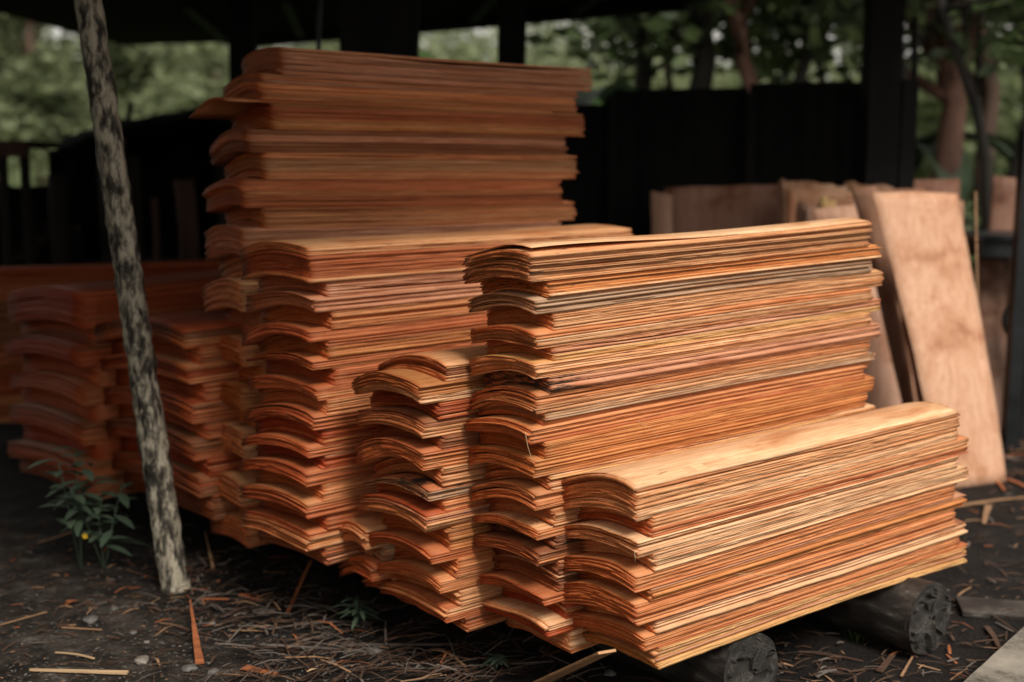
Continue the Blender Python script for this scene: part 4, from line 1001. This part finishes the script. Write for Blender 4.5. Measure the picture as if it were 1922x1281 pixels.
# stones
def stone(u, v_, r_, label, seed, mat=M_stone, flat=0.5):
    p = at_g(u, v_, r_ * flat * 0.5); m = MB(); N = 10; M_ = 14
    v = []; f = []
    for j in range(N + 1):
        for i in range(M_):
            t = 2 * math.pi * i / M_; ph = math.pi * j / N - math.pi / 2
            d = Vector((math.cos(t) * math.cos(ph), math.sin(t) * math.cos(ph), math.sin(ph) * flat)); v.append(d * r_ * (1 + 0.55 * noise.noise(d * 1.7 + Vector((seed, 0, 0)))))
    for j in range(N):
        for i in range(M_): i2 = (i + 1) % M_; f.append((j * M_ + i, j * M_ + i2, (j + 1) * M_ + i2, (j + 1) * M_ + i))
    tag(mesh_obj('stone', v, f, mat, None, True, loc=p), label, 'stone', 'loose stones on the earth')
M_gstone = noise_mat('grey_stone', [(0.3, (0.06, 0.055, 0.05)), (0.7, (0.17, 0.16, 0.15))], (30, 30, 30), bump=0.4)
for i, (u, v_, r_, lab, mt) in enumerate(((268, 1242, 0.030, 'pale jagged stone low at the left, largest of the stones', M_stone), (398, 1170, 0.013, 'small pale pebble right below the pole', M_stone), (275, 1206, 0.012, 'pale pebble above the jagged stone', M_stone),
        (250, 1188, 0.016, 'grey pebble left of the pale ones', M_gstone), (355, 1258, 0.030, 'grey stone beside the pale jagged one', M_gstone), (400, 1262, 0.022, 'grey stone near the orange wedge', M_gstone), (170, 1170, 0.034, 'flat grey stone on the left earth', M_gstone),
        (330, 1146, 0.010, 'tiny pebble at the foot of the pole', M_stone), (215, 1146, 0.018, 'flat tan stone left of the pole foot', M_gstone), (622, 1245, 0.018, 'small grey stone in the litter', M_gstone), (1145, 1268, 0.022, 'rounded grey stone under the front stack', M_gstone), (705, 1225, 0.030, 'broad grey stone in the strips', M_gstone))):
    stone(u, v_, r_ * 0.7, lab, i * 3.7, mt, flat=0.4)

# fine litter: shavings, needles, chips and grit nobody could count
def litter(name, n, region, wr, lr, mats, label, seed, zr=0.03):
    r = random.Random(seed); V, Fc, MI = [], [], []
    for i in range(n):
        u, v_ = region(r); p = at_z(u, v_, 0); p.z = gz(p.x, p.y) + r.uniform(0.001, zr)
        a = r.gauss(0.25, 0.55) + (math.pi / 2 if r.random() < 0.15 else 0); L = r.uniform(*lr); w = r.uniform(*wr)
        d = Vector((math.cos(a), math.sin(a), r.uniform(-0.12, 0.12))); sd = Vector((-math.sin(a), math.cos(a), r.uniform(-.3, .3))); n0 = len(V); c = r.uniform(-0.1, 0.12) * L
        V += [p - d * L / 2 - sd * w / 2, p - d * L / 2 + sd * w * 0.3, p + sd * w / 2 + Vector((0, 0, abs(c))), p - sd * w / 2 + Vector((0, 0, abs(c))), p + d * L / 2 + sd * w * 0.2, p + d * L / 2 - sd * w * 0.3]
        Fc += [(n0, n0 + 3, n0 + 2, n0 + 1), (n0 + 3, n0 + 5, n0 + 4, n0 + 2)]; k = r.choices(range(len(mats)), weights=[m_[1] for m_ in mats])[0]; MI += [k, k]
    ob = mesh_obj(name, V, Fc, [m_[0] for m_ in mats], midx=MI); return tag(ob, label, 'litter', kind='stuff')
LM = [(M_strip['grey'], 5), (M_strip['brown'], 7), (M_strip['tan'], 0.7), (M_strip['orange'], 0.35), (M_strip['pale'], 0.1)]
litter('wood_litter', 620, lambda r: (r.gauss(760, 220), 1120 + 170 * r.random() ** 0.8), (0.002, 0.007), (0.03, 0.16), LM, 'thick litter of grey and brown slivers under the stacks', 1)
litter('wood_chips', 240, lambda r: (r.uniform(330, 620), r.uniform(1030, 1200)), (0.002, 0.008), (0.02, 0.11), LM, 'brown chips and slivers right of the pole', 2)
litter('bark_chips', 700, lambda r: (r.uniform(1400, 2000), r.uniform(880, 1300)), (0.003, 0.009), (0.015, 0.09), [(M_strip['brown'], 6), (M_strip['grey'], 1.2), (M_strip['tan'], 0.6), (M_strip['orange'], 0.5)], 'dark chips on the soil around the logs', 3, 0.015)
litter('grit', 3200, lambda r: (r.uniform(-60, 700), r.uniform(1040, 1300)), (0.002, 0.006), (0.003, 0.014), [(M_gstone, 4), (M_stone, 0.6), (M_strip['brown'], 3), (M_strip['tan'], 0.4)], 'grit and crumbs on the grey earth', 4, 0.006)
litter('back_litter', 500, lambda r: (r.uniform(1780, 2050), r.uniform(640, 900)), (0.006, 0.02), (0.04, 0.18), [(M_strip['brown'], 6), (M_strip['grey'], 1), (M_strip['tan'], 0.4), (M_strip['orange'], 0.3)], 'scattered strips on the soil by the machine', 5, 0.02)

litter('shavings', 380, lambda r: (r.uniform(-40, 420), r.gauss(1085, 60)), (0.003, 0.010), (0.012, 0.07), [(M_strip['brown'], 6), (M_strip['grey'], 2), (M_strip['tan'], 0.8), (M_strip['orange'], 0.5)], 'brown shavings and bark bits on the earth around the pole', 6, 0.01)
# ------------------------------------------------------------------ splinters hanging on the stack faces
def splinter(uv, y, label, r=0.0006, bow=0.006):
    P = [at_y(u, v_, y) for u, v_ in uv]; m = MB(); pts = []
    for i in range(len(P) - 1):
        for k in range(5): pts.append(P[i].lerp(P[i + 1], k / 5))
    pts.append(P[-1]); n = len(pts)
    pts = [p + Vector((0, -bow * math.sin(math.pi * i / (n - 1)), 0)) for i, p in enumerate(pts)]
    m.tube(pts, r, 5); tag(m.build('splinter', M_strip['pale'], None, True, loc=pts[0]), label, 'splinter', 'loose fibres on the stack faces')
def face_y(u, t0, off=0.006):
    d = ray(u, 800); k = t0 / d.dot(UT); return (d * k).y - off
tD = at_y(1232, 700, 2.59).dot(UT); tC = at_y(1040, 700, 2.745).dot(UT)
splinter([(986, 812), (990, 835), (1000, 870)], face_y(986, tC) - 0.01, 'pale fibre hanging down at the near corner of the tall bright stack', 0.0008)
splinter([(1191, 1036), (1192, 1056)], face_y(1191, tD) - 0.006, 'short fibre hanging at the near corner of the front stack')
splinter([(1362, 1077), (1400, 1076), (1482, 1081)], face_y(1420, tD) - 0.02, 'long pale fibre lying across the middle of the front stack')
splinter([(1380, 1082), (1416, 1073)], face_y(1400, tD) - 0.02, 'short fibre crossing the long one on the front stack', 0.0005)
splinter([(1190, 787), (1215, 800), (1238, 822)], face_y(1215, tC) - 0.01, 'slanting fibre low on the face of the tall bright stack', 0.0005)
splinter([(1222, 628), (1240, 640), (1256, 657)], face_y(1240, tC) - 0.01, 'slanting fibre high on the face of the tall bright stack', 0.0005)
splinter([(1592, 1019), (1625, 1021)], face_y(1600, tD) - 0.02, 'pale fibre near the right end of the front stack', 0.0006)
